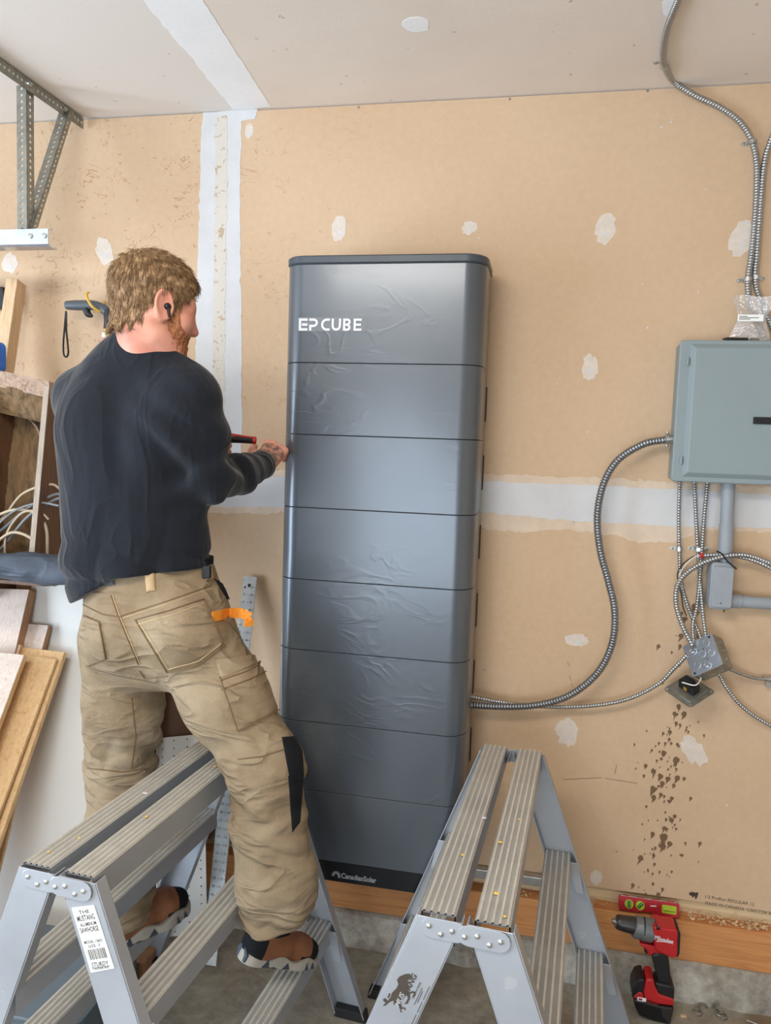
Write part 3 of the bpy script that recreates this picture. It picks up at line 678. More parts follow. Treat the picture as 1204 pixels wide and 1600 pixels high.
# ------------------------------------------------------------------ plastic bag and marker on top of the panel
bc = at(1172, 498, -.06); bag = tag(empty('plastic_bag', (bc[0], bc[1], PZ1)), 'small clear plastic bag with white printed label on the panel', 'plastic bag')
nx_, nz_ = 14, 16; V_, F_ = [], []
def bagw(sgn):
    out = []
    for j in range(nz_):
        v = j / (nz_ - 1)
        for i in range(nx_):
            u = i / (nx_ - 1); wd = .055 * (1 - .22 * math.sin(math.pi * min(1, v * 1.1)) + .06 * math.sin(9 * v))
            th = .010 * math.sin(math.pi * u) * (1 - v) ** .7 + .001
            out.append((bc[0] + (u - .5) * 2 * wd + .008 * v, bc[1] + sgn * th + .006 * math.sin(5 * u + 7 * v) + .03 * v * 0, PZ1 + .001 + v * .132 + .004 * math.sin(7 * u)))
    return out
for sgn in (-1, 1):
    o = len(V_); V_ += bagw(sgn); F_ += [(o + j * nx_ + i, o + j * nx_ + i + 1, o + (j + 1) * nx_ + i + 1, o + (j + 1) * nx_ + i) for j in range(nz_ - 1) for i in range(nx_ - 1)]
MB().add(V_, F_).build('film', 'clear_bag', bag, smooth=180)
l0 = at(1152, 501, bc[1] - .02); l1 = at(1193, 492, bc[1] - .02)
MB().box(((l0[0] + l1[0]) / 2, bc[1] - .018, (l0[2] + l1[2]) / 2), (l1[0] - l0[0], .001, .019)).build('label', 'sticker', bag)
mb = MB()
for dz, wd in ((.0125, .022), (.0085, .052), (.0045, .030)): mb.box((l0[0] + .004 + wd / 2, bc[1] - .0188, l0[2] + dz), (wd, .0006, .0016))
mb.build('label_print', 'ink', bag)
m0, m1 = at(1128, 527, -.085), at(1168, 526, -.075); m0[2] = m1[2] = PZ1 + .006
tag(MB().tube([m0, m0 + (m1 - m0) * .12, m0 + (m1 - m0) * .2, m1], [.0012, .004, .0055, .0055], 10).build('marker_pen', 'black_plastic', smooth=50), 'black marker pen lying on top of the electrical panel', 'pen')
tag(MB().tube([m1 + V(.006, 0, 0), m1 + V(.03, .004, 0)], [.0055, .0055], 10).build('bit_holder', 'galv_dull', smooth=40), 'short metal bit lying beside the marker on the panel', 'bit')
# ------------------------------------------------------------------ garage door track and its hanger
def perforated(name, a, b, w1, w2, d1, d2, mat, parent, hole=.0048, pitch=.019):
    """steel angle from a to b: flange w1 towards d1 and w2 towards d2, a row of round holes in each"""
    a, b = np.asarray(a, float), np.asarray(b, float); L = np.linalg.norm(b - a); ax = (b - a) / L; n = max(1, int(L / pitch)); p = L / n
    mb = MB(); th = .002
    for wd, d in ((w1, unit(d1)), (w2, unit(d2))):
        N = unit(np.cross(ax, d))
        for i in range(n): plate_cell(mb, a + ax * (i + .5) * p + d * wd / 2, ax, d, N, p / 2, wd / 2, hole, th)
    return mb.build(name, mat, parent)
hx = -1.60
hang = tag(empty('track_hanger', (hx, -.3, 2.3)), 'perforated steel angle hanger bolted to ceiling holding garage door track', 'bracket')
perforated('ceiling_angle', (hx, -.75, CEIL - .004), (hx, -.012, CEIL - .004), .036, .036, (0, 0, -1), (-1, 0, 0), 'galv_dull', hang)
vb = at(33, 362, -.30); vt = at(31, 128, -.30)
perforated('hanger_post', (vb[0] + .018, -.295, vb[2]), (vb[0] + .018, -.295, CEIL - .02), .034, .034, (-1, 0, 0), (0, 1, 0), 'galv_dull', hang)
db = at(50, 360, -.27); dt = at(96, 165, -.10)
perforated('diagonal_brace', (db[0] + .01, -.285, db[2]), (hx + .012, -.11, CEIL - .022), .036, .03, (-1, 0, .0), (0, .9, .35), 'galv_dull', hang)
for y, z in ((-.30, CEIL - .02), (-.12, CEIL - .02)):
    MB().lathe([(0, .0085), (.006, .0085), (.0065, .004), (.011, .004)], (hx + .001, y, z), (1, 0, 0), 6).build('bolt', 'galv', hang)
t0, t1 = at(84, 374, -.33), at(84, 388, -.33); zt = at(84, 360, -.33)[2]; zb = t1[2]; xe = t0[0]
tr = tag(empty('door_track', (xe, -.33, zb)), 'shiny galvanised garage door track end below the hanger', 'track')
prof = [(-.012, zt), (-.028, zt - .002), (-.028, zb + .006), (-.020, zb), (.02, zb), (.02, zb + .003), (-.017, zb + .003), (-.024, zb + .009), (-.024, zt - .006), (-.012, zt - .004)]
MB().prism([(p[0], p[1]) for p in prof], 1.6, (xe, -.33, 0), (0, 1, 0), (0, 0, 1), (-1, 0, 0)).build('channel', 'galv_blue', tr, smooth=30)
for x in (.012, .06): MB().lathe([(0, .0075), (.004, .0075), (.005, .003)], (xe - x, -.358, (zt + zb) / 2 + .004), (0, -1, 0), 8).build('bolt', 'galv', tr)

# ------------------------------------------------------------------ leaning post, crate, hanging tool
pt_, pb_ = at(26, 440, -.07), at(-32, 850, -.20)
tag(MB().beam(pt_, pb_, .038, .075, (1, .25, 0)).build('wood_post', 'post_tan', bevel=.002), 'tan wooden stud leaning on the wall at the left photo edge', 'stud')
c0 = at(4, 463, -.052); tag(MB().hexa([c0 + V(*q) for q in ((-.12, 0, -.045), (.012, 0, -.035), (.012, .05, -.035), (-.12, .05, -.045), (-.12, .004, .03), (-.004, .004, .035), (-.004, .05, .035), (-.12, .05, .03))]).build('clamp_head', 'black_plastic', bevel=.004), 'black tool head poking in at the left photo edge', 'tool')
c0 = at(-2, 548, -.27); c0[2] = 1.957; tag(MB().rbox(c0 + V(-.06, 0, 0), (.14, .05, .10), .02).build('blue_case', 'blue_plastic', smooth=30, bevel=.004), 'bright blue plastic corner at the left photo edge', 'case')
c0 = at(4, 500, -.06); tag(MB().tube([c0 + V(-.05, 0, .03), c0 + V(-.02, -.01, .035), c0 + V(.0, -.01, .02), c0 + V(.002, -.01, -.03)], .007, 8, step=.006).build('wall_bracket', 'post_tan', smooth=50), 'pale curved bracket beside the leaning wooden stud', 'bracket')
# crate
ct = tag(empty('wooden_crate', at(40, 860, -.25)), 'rough dark wooden crate with burl face standing behind the man', 'crate')
cl_t, cl_b = at(8, 590, -.27), at(-20, 892, -.33); cr_t, cr_b = at(97, 610, -.27), at(71, 899, -.33); cl_b[2] = cr_b[2] = 1.264
sf = tag(empty('wall_shelf', (-1.75, -.21, 1.25)), 'thin wooden wall shelf under the crate and rolled jacket', 'shelf')
MB().box((-1.80, -.209, 1.256), (.66, .418, .012)).build('shelf_board', 'crate_side', sf, bevel=.001)
for x_ in (-2.10, -1.90): MB().prism([(0, 0), (-.30, 0), (0, -.22)], .02, (x_, 0, 1.25), (0, 1, 0), (0, 0, 1), (1, 0, 0)).build('shelf_bracket', 'crate_side', sf)
up = unit(cl_t - cl_b); side = unit(cr_t - cl_t); dep = np.cross(side, up); dep = dep if dep[1] > 0 else -dep
MB().beam(cl_b, cl_t, .018, .16, side).build('side_board', 'crate_side', ct, bevel=.002)
MB().beam(cr_b, cr_t, .018, .16, side).build('side_board', 'crate_side', ct, bevel=.002)
for a_, b2 in ((cl_b, cl_t), (cr_b, cr_t)): MB().beam(a_ - dep * .081, b2 - dep * .081, .0178, .003, side).build('board_edge', 'crate_edge', ct)
def rough_plate(name, a, u, v, n, lu, lv, nu, nv, amp, mat, th, fn=None):
    V_, F_ = [], []
    for j in range(nv + 1):
        for i in range(nu + 1):
            s_, t_ = i / nu, j / nv; h = amp * (math.sin(9 * s_ + 3 * t_ + 1) * .5 + math.sin(23 * t_ + 7 * s_) * .3 + math.sin(31 * s_ - 11 * t_) * .3 + rng.normal(0, .25)) + (fn(s_, t_) if fn else 0)
            V_.append(a + u * lu * s_ + v * lv * t_ + n * h)
    m = len(V_); V_ += [p - n * th for p in V_]; w_ = nu + 1
    for j in range(nv):
        for i in range(nu):
            q = j * w_ + i; F_ += [(q, q + 1, q + w_ + 1, q + w_), (m + q + w_, m + q + w_ + 1, m + q + 1, m + q)]
    rim = [i for i in range(w_)] + [j * w_ + nu for j in range(1, nv + 1)] + [nv * w_ + i for i in range(nu - 1, -1, -1)] + [j * w_ for j in range(nv - 1, 0, -1)]
    for a_, b2 in zip(rim, rim[1:] + rim[:1]): F_.append((b2, a_, m + a_, m + b2))
    return MB().add(V_, F_).build(name, mat, ct, smooth=50)
wid = np.linalg.norm(cr_t - cl_t); hei = np.linalg.norm(cl_t - cl_b)
rough_plate('burl_face', cl_b + dep * .05, side, up, -dep, wid, hei, 26, 60, .008, 'burl', .02, lambda s_, t_: .02 * math.sin(3.1 * s_) * math.sin(3.1 * t_))
rough_plate('top_board', cl_t + up * -.035 - dep * .075 - side * .01, side, up, -dep, wid + .02, .05, 24, 8, .004, 'burl_top', .13, lambda s_, t_: .012 * t_)
rough_plate('bark_flap', cl_t + up * -.115 - dep * .03, side, up, -dep, wid, .085, 24, 10, .007, 'burl', .02, lambda s_, t_: .05 * t_ * (1 - .2 * s_))
for (x, y), (x2, y2), r in (((62, 655), (80, 700), .004), (((58, 745), (84, 720), .003)), ((78, 640), (86, 690), .003), ((40, 650), (66, 690), .003)):
    MB().tube([at(x, y, -.25), at((x + x2) / 2 + 3, (y + y2) / 2 - 4, -.27), at(x2, y2, -.25)], r, 6, step=.008).build('splinter', 'burl_top', ct, smooth=50)
# coiled cables hanging in front of the crate
for i, (pts, mat, r, lab) in enumerate((
    ([(-30, 800), (0, 812), (35, 772), (78, 757), (95, 765)], 'cable_tan', .0042, 'tan cable arching highest across the wooden crate'),
    ([(-30, 850), (5, 826), (42, 795), (85, 773), (100, 775)], 'cable_grey', .0050, 'grey cable crossing the crate just under the tan arch'),
    ([(-20, 880), (8, 850), (45, 806), (88, 780), (100, 782)], 'cable_grey', .0050, 'grey cable running steeply down to the rolled jacket'),
    ([(-25, 815), (20, 797), (55, 802), (72, 825), (74, 870)], 'cable_tan', .0050, 'tan cable bending down beside the right crate board'),
    ([(8, 880), (10, 836), (34, 802), (62, 800), (76, 812)], 'cable_tan', .0036, 'thin tan cable loop low in the crate'),
    ([(-10, 850), (20, 832), (50, 842), (62, 862), (66, 885)], 'cable_tan', .0050, 'tan cable hump directly above the rolled jacket'),
    ([(-20, 836), (20, 800), (60, 786), (92, 790)], 'cable_grey', .0036, 'thin grey cable between the two thicker grey cables'))):
    tag(MB().tube([at(x, y, -.335 - .006 * i) for x, y in pts], r, 8, step=.008).build('cable', mat, smooth=60), lab, 'cable', 'cables hanging in front of the crate')
# rolled jacket lying on the boards
V_, F_ = [], []; m = 22; L_ = 44
j0, j1 = at(-60, 889, -.445), at(122, 889, -.445); j0[2] = 1.312; j1[2] = 1.316
for i in range(L_):
    s_ = i / (L_ - 1); c = j0 + (j1 - j0) * s_
    for k in range(m):
        a = 2 * math.pi * k / m; r = (.046 - .012 * max(0, .35 - abs(s_ - .35)) + .004 * math.sin(2 * a + 7 * s_) + .002 * math.sin(3 * a + 17 * s_ + math.sin(9 * s_)) + .0015 * math.sin(5 * a - 12 * s_))
        V_.append(c + V(0, math.cos(a) * r * 1.1, math.sin(a) * r * (1.0 - .05 * s_) - .006 * s_))
F_ = [(i * m + k, i * m + (k + 1) % m, (i + 1) * m + (k + 1) % m, (i + 1) * m + k) for i in range(L_ - 1) for k in range(m)] + [tuple(range(m)), tuple((L_ - 1) * m + k for k in range(m))]
tag(MB().add(V_, F_).build('rolled_jacket', 'jacket_slate', smooth=70), 'dark slate rolled up jacket lying across the leaning boards', 'jacket')

# hanging tool: grip, strap, shaft
hk = at(147, 470, -.04)
ht = tag(empty('hanging_tool', at(165, 540, -.06)), 'dark handled pole tool with wrist strap hanging from yellow hook', 'tool')
P_ = [at(x, y, -.075) for x, y in ((104, 477), (112, 477), (132, 477), (145, 477), (158, 481), (170, 489))]
MB().tube(P_, [.0145, .017, .017, .0165, .0165, .016], 14, step=.006).build('grip', 'tool_grey', ht, smooth=60)
MB().tube([at(x, y, -.075) for x, y in ((169, 484), (172, 500), (170, 515))], [.017, .020, .018], 12, step=.006).build('collar', 'black_plastic', ht, smooth=60)
MB().tube([at(x, y, -.075) for x, y in ((170, 512), (164, 560))], .0165, 12).build('sleeve', 'sleeve_yellow', ht, smooth=60)
MB().tube([at(x, y, -.075) for x, y in ((167.6, 521), (166.7, 528))], .0172, 12).build('sleeve_band', 'white_wire', ht, smooth=60)
MB().tube([at(x, y, -.075) for x, y in ((166.7, 528), (164.5, 545))], .0170, 12).build('sleeve_print', 'sleeve_pink', ht, smooth=60)
MB().tube([at(x, y, -.072) for x, y in ((182, 490), (185, 505), (180, 522), (175, 545))], .006, 8, step=.006).build('side_cord', 'black_plastic', ht, smooth=60)
mb = MB().tube([at(x, y, -.08) for x, y in ((134, 483), (138, 491), (144, 494))], [.012, .012, .005], 10, step=.005); mb.build('trigger', 'black_plastic', ht, smooth=60)
MB().tube([at(x, y, -.09) for x, y in ((177, 488), (186, 490))], .006, 8).build('knob', 'black_plastic', ht, smooth=60)
MB().tube([at(x, y, -.078) for x, y in ((103, 486), (101, 510), (99, 535), (99.5, 553), (103.5, 558), (106.5, 552), (105.5, 535), (103.5, 515), (103.5, 488))], .0032, 6, step=.006).build('wrist_strap', 'black_plastic', ht, smooth=60)
tag(MB().tube([at(157, 487, -.085), at(146, 481, -.10), at(138, 470, -.104), at(135, 460, -.10), at(139, 456, -.095)], .0045, 8, step=.005).tube([at(157, 487, -.085), at(161, 478, -.05), at(163, 472, .001)], .0045, 8, step=.005).build('hook', 'hook_yellow', smooth=60), 'yellow coated hook in the wall holding the handled tool', 'hook')

# ------------------------------------------------------------------ boards leaning at lower left
def leaning(name, p_right_top, Yt, width, thick, bottom, mat, label, edge=None, face_mat=None):
    """board whose right upper corner is seen at the pixel, at depth Yt, foot on the floor at `bottom` (x, y)"""
    tr_ = at(*p_right_top, Yt); foot = V(bottom[0], bottom[1], .0)
    ax = unit(tr_ - foot); sd = V(1, 0, 0); sd = unit(sd - ax * ax[0]); n = np.cross(ax, sd); n = n if n[1] > 0 else -n
    root = tag(empty(name, foot), label, 'board')
    L0 = np.linalg.norm(tr_ - foot); a, b = foot + ax * .012, tr_
    q = lambda o, w0, w1, t0, t1: [o - sd * w0 + n * t0, o - sd * w1 + n * t0, o - sd * w1 + n * t1, o - sd * w0 + n * t1]
    MB().hexa(q(a, width, .0, .0, thick) + q(b, width, 0, 0, thick)).build('timber', mat, root, bevel=.0015)
    MB().hexa(q(a + ax * .001, width - .001, .001, -.0008, .0) + q(b - ax * .001, width - .001, .001, -.0008, .0)).build('sawn_face', face_mat or mat, root)
    return root
leaning('leaning_board', (46, 921), -.10, .20, .038, (-1.70, -.62), 'lumber_edge', 'pale thick plank with highest top end in the lumber pile', face_mat='lumber_pale')
leaning('leaning_board', (76, 977), -.11, .09, .022, (-1.66, -.62), 'lumber_edge', 'narrow pale board tucked right of the thick plank', face_mat='lumber_pale')
leaning('leaning_board', (93, 973), -.06, .06, .012, (-1.64, -.55), 'lumber_tan', 'thin tan strip behind the narrow pale board')
leaning('leaning_board', (33, 1007), -.17, .18, .02, (-1.72, -.74), 'lumber_tan', 'white-topped board between the pale planks in front', face_mat='lumber_pale')
leaning('leaning_board', (101, 1019), -.16, .175, .018, (-1.60, -.75), 'lumber_tan', 'wide honey-coloured board leaning furthest right in the lumber pile')
leaning('leaning_board', (88, 1030), -.19, .13, .012, (-1.625, -.79), 'lumber_tan', 'slim tan board lying on the wide honey-coloured board')
leaning('leaning_board', (38, 1023), -.25, .2, .02, (-1.66, -.90), 'lumber_tan', 'whitewashed front board cut off by the left photo edge', face_mat='lumber_pale')
# white sheet leaning against the wall
tp, bt = .035, .33
MB_ = MB().hexa([(-1.78, -bt, .06), (-1.27, -bt, .06), (-1.27, -bt + .018, .06), (-1.78, -bt + .018, .06), (-1.78, -tp, 1.235), (-1.25, -tp, 1.235), (-1.25, -tp + .018, 1.235), (-1.78, -tp + .018, 1.235)])
tag(MB_.build('white_sheet', 'panel_white', bevel=.002), 'smooth white panel sheet leaning on the wall behind the man', 'panel')
tag(MB().box((-1.4, -.33, .03), (.5, .10, .058)).build('support_block', 'lumber_edge', bevel=.003), 'wooden block on the floor under the white panel sheet', 'block')
bn = tag(empty('storage_tub', (-1.345, -.60, 0)), 'low grey plastic tub on the floor under left sawhorse', 'tub')
MB().rbox((-1.345, -.60, .075), (.42, .34, .15), .03, axis=2).build('tub_body', 'bin_grey', bn, smooth=35)
MB().rbox((-1.345, -.60, .155), (.45, .37, .012), .035, axis=2).build('rim', 'bin_grey', bn, smooth=35, bevel=.003)
hb0, hb1 = at(228, 1300, -.03), at(338, 1062, -.03)
tag(MB().hexa([(hb0[0], -.05, .31), (hb1[0], -.05, .31), (hb1[0], -.044, .31), (hb0[0], -.044, .31), (hb0[0], -.008, hb1[2] + .04), (hb1[0], -.008, hb1[2] + .04), (hb1[0], -.002, hb1[2] + .04), (hb0[0], -.002, hb1[2] + .04)]).build('brown_sheet', 'umber'), 'dark brown hardboard panel against the wall, seen between the man\'s legs', 'panel')  # plain dark brown sheet covering the wall in the gap between the legs
# perforated strip and T-square and long level
pf = tag(empty('perforated_sheet', (-1.03, -.2, 0)), 'white perforated metal sheet standing behind the left sawhorse', 'metal sheet')
fa, fb = at(285, 1462, -.26), at(282, 1150, -.045); fax = unit(fb - fa); fs = V(1, 0, 0); fs = unit(fs - fax * fax[0])
FL_ = np.linalg.norm(fb - fa); rows, pit = 24, FL_ / 24
mb = MB(); th = .002; Nn = np.cross(fs, fax); colsx = [(-.075, .014), (-.052, .03), (0, .08), (.052, .03), (.075, .014)]
for i in range(rows):
    for cx_, wd in ((-.068, .036), (-.025, .05), (.025, .05), (.068, .036)):
        plate_cell(mb, fa + fax * (i + .5) * pit + fs * cx_, fs, fax, Nn, wd / 2, pit / 2, .0028, th)
mb.build('sheet', 'panel_white', pf)
MB().beam(fa + Nn * .002 + fs * -.086, fb + Nn * .002 + fs * -.086, .004, .012, fs).build('folded_edge', 'panel_white', pf)
ra, rb = at(391, 901, -.018), at(326, 1508, -.33); ra[1] = -.018
ts = tag(empty('drywall_square', rb), 'long aluminium measuring square leaning on wall between man and cabinet', 'square')
rax = unit(ra - rb); rs = V(1, 0, 0); rs = unit(rs - rax * rax[0]); rn = np.cross(rs, rax); rn = rn if rn[1] < 0 else -rn
MB().beam(rb, ra, .050, .0028, rs).build('blade', 'galv', ts, bevel=.0006)
mb = MB(); LR = np.linalg.norm(ra - rb); o = rn * .0017
for i in range(int(LR / .0254)):
    c = ra - rax * (.012 + i * .0254) + o
    for s_ in (-1, 1):
        mb.beam(c + rs * s_ * .025, c + rs * s_ * .019, .0012, .0004, rax)
        for h in (.25, .5, .75): mb.beam(c + rs * s_ * .025 - rax * .0254 * h, c + rs * s_ * (.0215 if h != .5 else .020) - rax * .0254 * h, .0008, .0004, rax)
    mb.box(c, (.004, .0004, .0015), np.stack([rs, rn, rax], 1))
mb.build('graduations', 'ink', ts)
mb = MB()
for i in range(1, int(LR / .0254)):
    c = ra - rax * (.012 + i * .0254) + o
    for nval, xx in ((i, -.0175), (48 - i, .0065)):
        text(str(max(0, nval)), c + rs * xx - rax * .004, rs, rax, None, None, None, (.0105 if nval > 9 else .005, .0085), th=.0003, mb=mb)
mb.build('numerals', 'ink', ts)
MB().lathe([(0, .006), (.0005, .006)], ra - rax * .03 + o, rn, 12).build('hanging_hole', 'black_plastic', ts)
la, lb = at(312, 1327, -.02), at(868, 1379, -.02)
lz = la[2]
lv = tag(empty('long_level', ((la[0] + lb[0]) / 2, -.02, lz)), 'long aluminium box level lying along the sill under the cabinet', 'level')
MB().beam((la[0], -.0205, lb[2]), (lb[0] - .03, -.0205, lb[2]), .030, .028, (0, 0, 1)).build('bar', 'galv', lv, bevel=.002)
MB().rbox((lb[0] - .02, -.021, lb[2] + .006), (.05, .032, .055), .006).build('end_cap', 'red_plastic', lv, smooth=30, bevel=.002)
MB().rbox((lb[0] - .012, -.022, lb[2] + .03), (.03, .03, .022), .004).build('end_grip', 'black_plastic', lv, smooth=30, bevel=.002)
# ------------------------------------------------------------------ sawhorses
SH, SW, SL, SS = .8543, .084, .862, .403
def tread_profile(w_, depth, ribs):
    """closed (x, z) outline of an extruded channel: ribbed top, two legs, open below"""
    h = w_ / 2; t_ = .003; q = [(-h, -depth), (-h, -.0035)]
    xs = np.linspace(-h + .006, h - .006, ribs)
    for x in xs: q += [(x - .0030, -.0035), (x - .0016, .0), (x + .0016, .0), (x + .0030, -.0035)]
    q += [(h, -.0035), (h, -depth), (h - t_, -depth), (h - t_, -.006), (-h + t_, -.006), (-h + t_, -depth)]
    return q
def extrude_y(mb, prof, x, z, y0, y1, bands=False):
    n = len(prof); V_ = [(x + p[0], y, z + p[1]) for y in (y0, y1) for p in prof]
    return mb.add(V_, [(i, (i + 1) % n, n + (i + 1) % n, n + i) for i in range(n)])
def tread_mats(o, ribs):
    me = o.data; me.materials.append(MATS['alu_ridge']); me.materials.append(MATS['alu_groove'])
    for r in range(ribs):
        for k in (2, 3, 4): me.polygons[4 * r + k].material_index = 1
        me.polygons[4 * r + 5].material_index = 2
    me.polygons[1].material_index = 2
def leg_u(z): return SW + (SS - SW) * (SH - z) / SH
def make_sawhorse(loc, rz, label):
    root = tag(empty('sawhorse', loc, rz), label, 'sawhorse', 'aluminium sawhorses')
    def B(mb, name, mat, parent=root, **k): return mb.build(name, mat, parent, local=True, **k)
    for s_ in (-1, 1):
        mb = MB(); extrude_y(mb, tread_profile(.066, .062, 5), s_ * .0505, SH, .004, SL - .004); tread_mats(B(mb, 'top_rail', 'aluminium'), 5)
        for z in (.565, .282):
            u = leg_u(z) - .048
            mb = MB(); extrude_y(mb, tread_profile(.074, .055, 5), s_ * u, z, .006, SL - .006); rg = B(mb, 'rung', 'aluminium'); tread_mats(rg, 5)
            for y, e in ((.034, 1), (SL - .034, -1)):
                u2 = leg_u(z - .085) - .012
                mb = MB().prism([(u + .034, z - .012), (u + .034, z - .034), (u2 - .012, z - .10), (u2 + .010, z - .10), (u + .062, z - .03), (u + .058, z - .012)], .003, (0, y, 0), (s_, 0, 0), (0, 0, 1), (0, e, 0))
                br = B(mb, 'brace', 'aluminium', bevel=.001)
                for uu_, zz in ((u + .045, z - .024), (u2 - .002, z - .088)):
                    B(MB().lathe([(0, .0045), (.0016, .004), (.0026, .0018)], (s_ * uu_, y + (0 if e < 0 else 0) - .0005, zz), (0, -1, 0), 9), 'rivet', 'galv', br, smooth=50)
    ang = math.atan2(SS - SW, SH); hw = .082 / math.cos(ang)
    for s_ in (-1, 1):
        for y, e in ((0, 1), (SL, -1)):
            zt_ = SH - .012; ut, ub = leg_u(zt_), leg_u(.012)
            mb = MB()
            mb.prism([(ut, zt_), (ub, .012), (ub - hw, .012), (max(ut - hw, .006), zt_)], .003, (0, y, 0), (s_, 0, 0), (0, 0, 1), (0, e, 0))
            for a, b in (((ut, zt_), (ub, .012)), ((max(ut - hw, .006), zt_), (ub - hw, .012))):
                d = V(b[0] - a[0], 0, b[1] - a[1]); d = d / np.linalg.norm(d); nn = V(d[2], 0, -d[0]) * (1 if a[0] > ut - .01 else -1) * -1
                A_, B_ = V(a[0], y + e * .0015, a[1]), V(b[0], y + e * .0015, b[1])
                q = [A_, A_ + nn * .003, A_ + nn * .003 + V(0, e * .030, 0), A_ + V(0, e * .030, 0)]; q2 = [p + (B_ - A_) for p in q]
                mb.hexa([V(p[0] * s_, p[1], p[2]) for p in q + q2])
            lg = B(mb, 'leg', 'aluminium', bevel=.0007, seg=1)
            B(MB().prism([(ub + .004, .03), (ub + .008, 0), (ub - hw - .004, 0), (ub - hw - .004, .03)], .032, (0, y - e * .002, 0), (s_, 0, 0), (0, 0, 1), (0, e, 0)), 'foot_pad', 'rubber', lg, bevel=.003)
    for y, e in ((0, -1), (SL, 1)):
        # two overlapping hinge straps with rivets
        for x0, x1, off in ((-.082, .006, .0), (-.012, .086, .003)):
            poly = []
            for k in range(7): a = math.pi / 2 + math.pi * k / 6; poly.append((x0 + .02 + .02 * math.cos(a), SH - .030 + .02 * math.sin(a)))
            for k in range(7): a = -math.pi / 2 + math.pi * k / 6; poly.append((x1 - .02 + .02 * math.cos(a), SH - .030 + .02 * math.sin(a)))
            B(MB().prism(poly, .0028, (0, y + e * (.0003 + off), 0), (1, 0, 0), (0, 0, 1), (0, e, 0)), 'hinge_strap', 'aluminium', bevel=.0008)
        mb0 = None
        for i, (x, dz) in enumerate(((-.066, .004), (-.043, -.008), (-.022, .002), (.002, -.002), (.025, .004), (.048, -.008), (.068, .002))):
            B(MB().lathe([(0, .0056), (.002, .0050), (.0036, .0026), (.004, .0004)], (x, y + e * (.0031 if x < -.012 else .0061), SH - .030 + dz), (0, e, 0), 10), 'rivet', 'galv', smooth=60)
    return root
AL, AR = .0872, .0653
left_saw = make_sawhorse((-.9043, -1.1843, 0), -AL, 'left aluminium sawhorse with white barcode sticker, straddled by the man')
right_saw = make_sawhorse((-.0953, -1.1387, 0), -AR, 'right aluminium sawhorse with printed black horse logo on its leg')
# leg coordinates: t down the leg from the top, s across from its inner edge
def leg_frame(side):
    d = unit(V(side * (SS - SW), 0, -SH)); x = V(-d[2], 0, d[0]); return d, x
# sticker on the right near leg of the left sawhorse
d, x = leg_frame(1); x = x if x[0] > 0 else -x
ctr = V(leg_u(.73) - .046, -.0006, .73)
def S(u, v): return ctr + x * u - d * v          # u right, v up the leg
st_ = MB().prism([(-.028, -.068), (.030, -.066), (.028, .063), (-.027, .066)], .0007, ctr, x, -d, (0, -1, 0)).build('sticker', 'sticker', left_saw, local=True)
def sticker_line(body, v, h, w_, sh=0, dx=0):
    text(body, S(-w_ / 2 + dx, v) + V(0, -.0008, 0), x, -d, 'ink', 'sticker_print', st_, (w_, h), local=True, shear=sh, bold=.015, th=.0002)
st_.matrix_parent_inverse = Matrix.Identity(4)
sticker_line('THE', .050, .0075, .026); sticker_line('MUSTANG', .036, .0115, .043); sticker_line('ALUMINUM', .025, .0075, .040, 0, .001)
sticker_line('SAWHORSE', .0125, .0105, .045); sticker_line('MODEL 13603', -.010, .0065, .044); sticker_line("SIZE: 3'", -.0185, .006, .030)
sticker_line('STURDY', -.058, .0095, .043, .3); sticker_line('LADDER INC.', -.064, .0040, .042)
mb = MB(); u = -.021
while u < .021:
    wd = rng.choice([.0008, .0014, .0022]); mb.add([S(u, -.043) + V(0, -.0009, 0), S(u + wd, -.043) + V(0, -.0009, 0), S(u + wd, -.022) + V(0, -.0009, 0), S(u, -.022) + V(0, -.0009, 0)], [(0, 1, 2, 3)]); u += wd + rng.choice([.0008, .0014])
mb.build('barcode', 'ink', st_, local=True)
MB().beam(S(-.022, -.0595) + V(0, -.0008, 0), S(.022, -.0595) + V(0, -.0008, 0), .0012, .0003, d).build('sticker_rule', 'ink', st_, local=True)
# printed logo on the left near leg of the right sawhorse
d, x = leg_frame(-1); x = x if x[0] > 0 else -x
ctr = V(-(leg_u(.675) - .044), -.0004, .675); upv = -d                     # up the leg
def G(u, v): return ctr + x * u + upv * v
hl = tag(MB().prism([(0, 0), (.0001, 0), (0, .0001)], .0002, ctr, x, upv, (0, -1, 0)).build('printed_logo', 'ink', right_saw, local=True), 'black horse logo print')
horse = [(-.020, .034), (-.012, .045), (-.004, .051), (.002, .046), (.0, .039), (-.003, .036), (.002, .028), (.006, .018), (.010, .014), (.014, .020), (.020, .022), (.023, .016), (.020, .009), (.0175, .0105), (.0195, .0155), (.017, .018), (.012, .012), (.016, .004), (.016, -.010), (.010, -.015), (.012, -.009), (.012, .002), (.007, .006), (.004, -.004), (.003, -.014), (.009, -.024), (.014, -.020), (.018, -.024), (.017, -.026), (.013, -.0235), (.009, -.029), (.013, -.033), (.011, -.035), (.006, -.028), (-.001, -.025), (-.008, -.028), (-.011, -.020), (-.016, -.026), (-.022, -.040), (-.026, -.043), (-.022, -.030), (-.019, -.018), (-.020, -.006), (-.016, .008), (-.016, .018), (-.022, .024)]
hp = [V(p[0] * .95, p[1] * .95) for p in horse]
import mathutils.geometry as mg
tris = mg.tessellate_polygon([[Vector((p[0], p[1], 0)) for p in hp]])
MB().add([G(p[0] - .006, p[1]) + V(0, -.0004, 0) for p in hp], [tuple(t_) for t_ in tris]).build('horse', 'ink', hl, local=True)
text('TANG', G(.004, .008) + V(0, -.0004, 0), upv, -x, 'ink', 'logo_text', hl, (.045, .011), local=True, shear=.2, bold=.02, th=.0001)
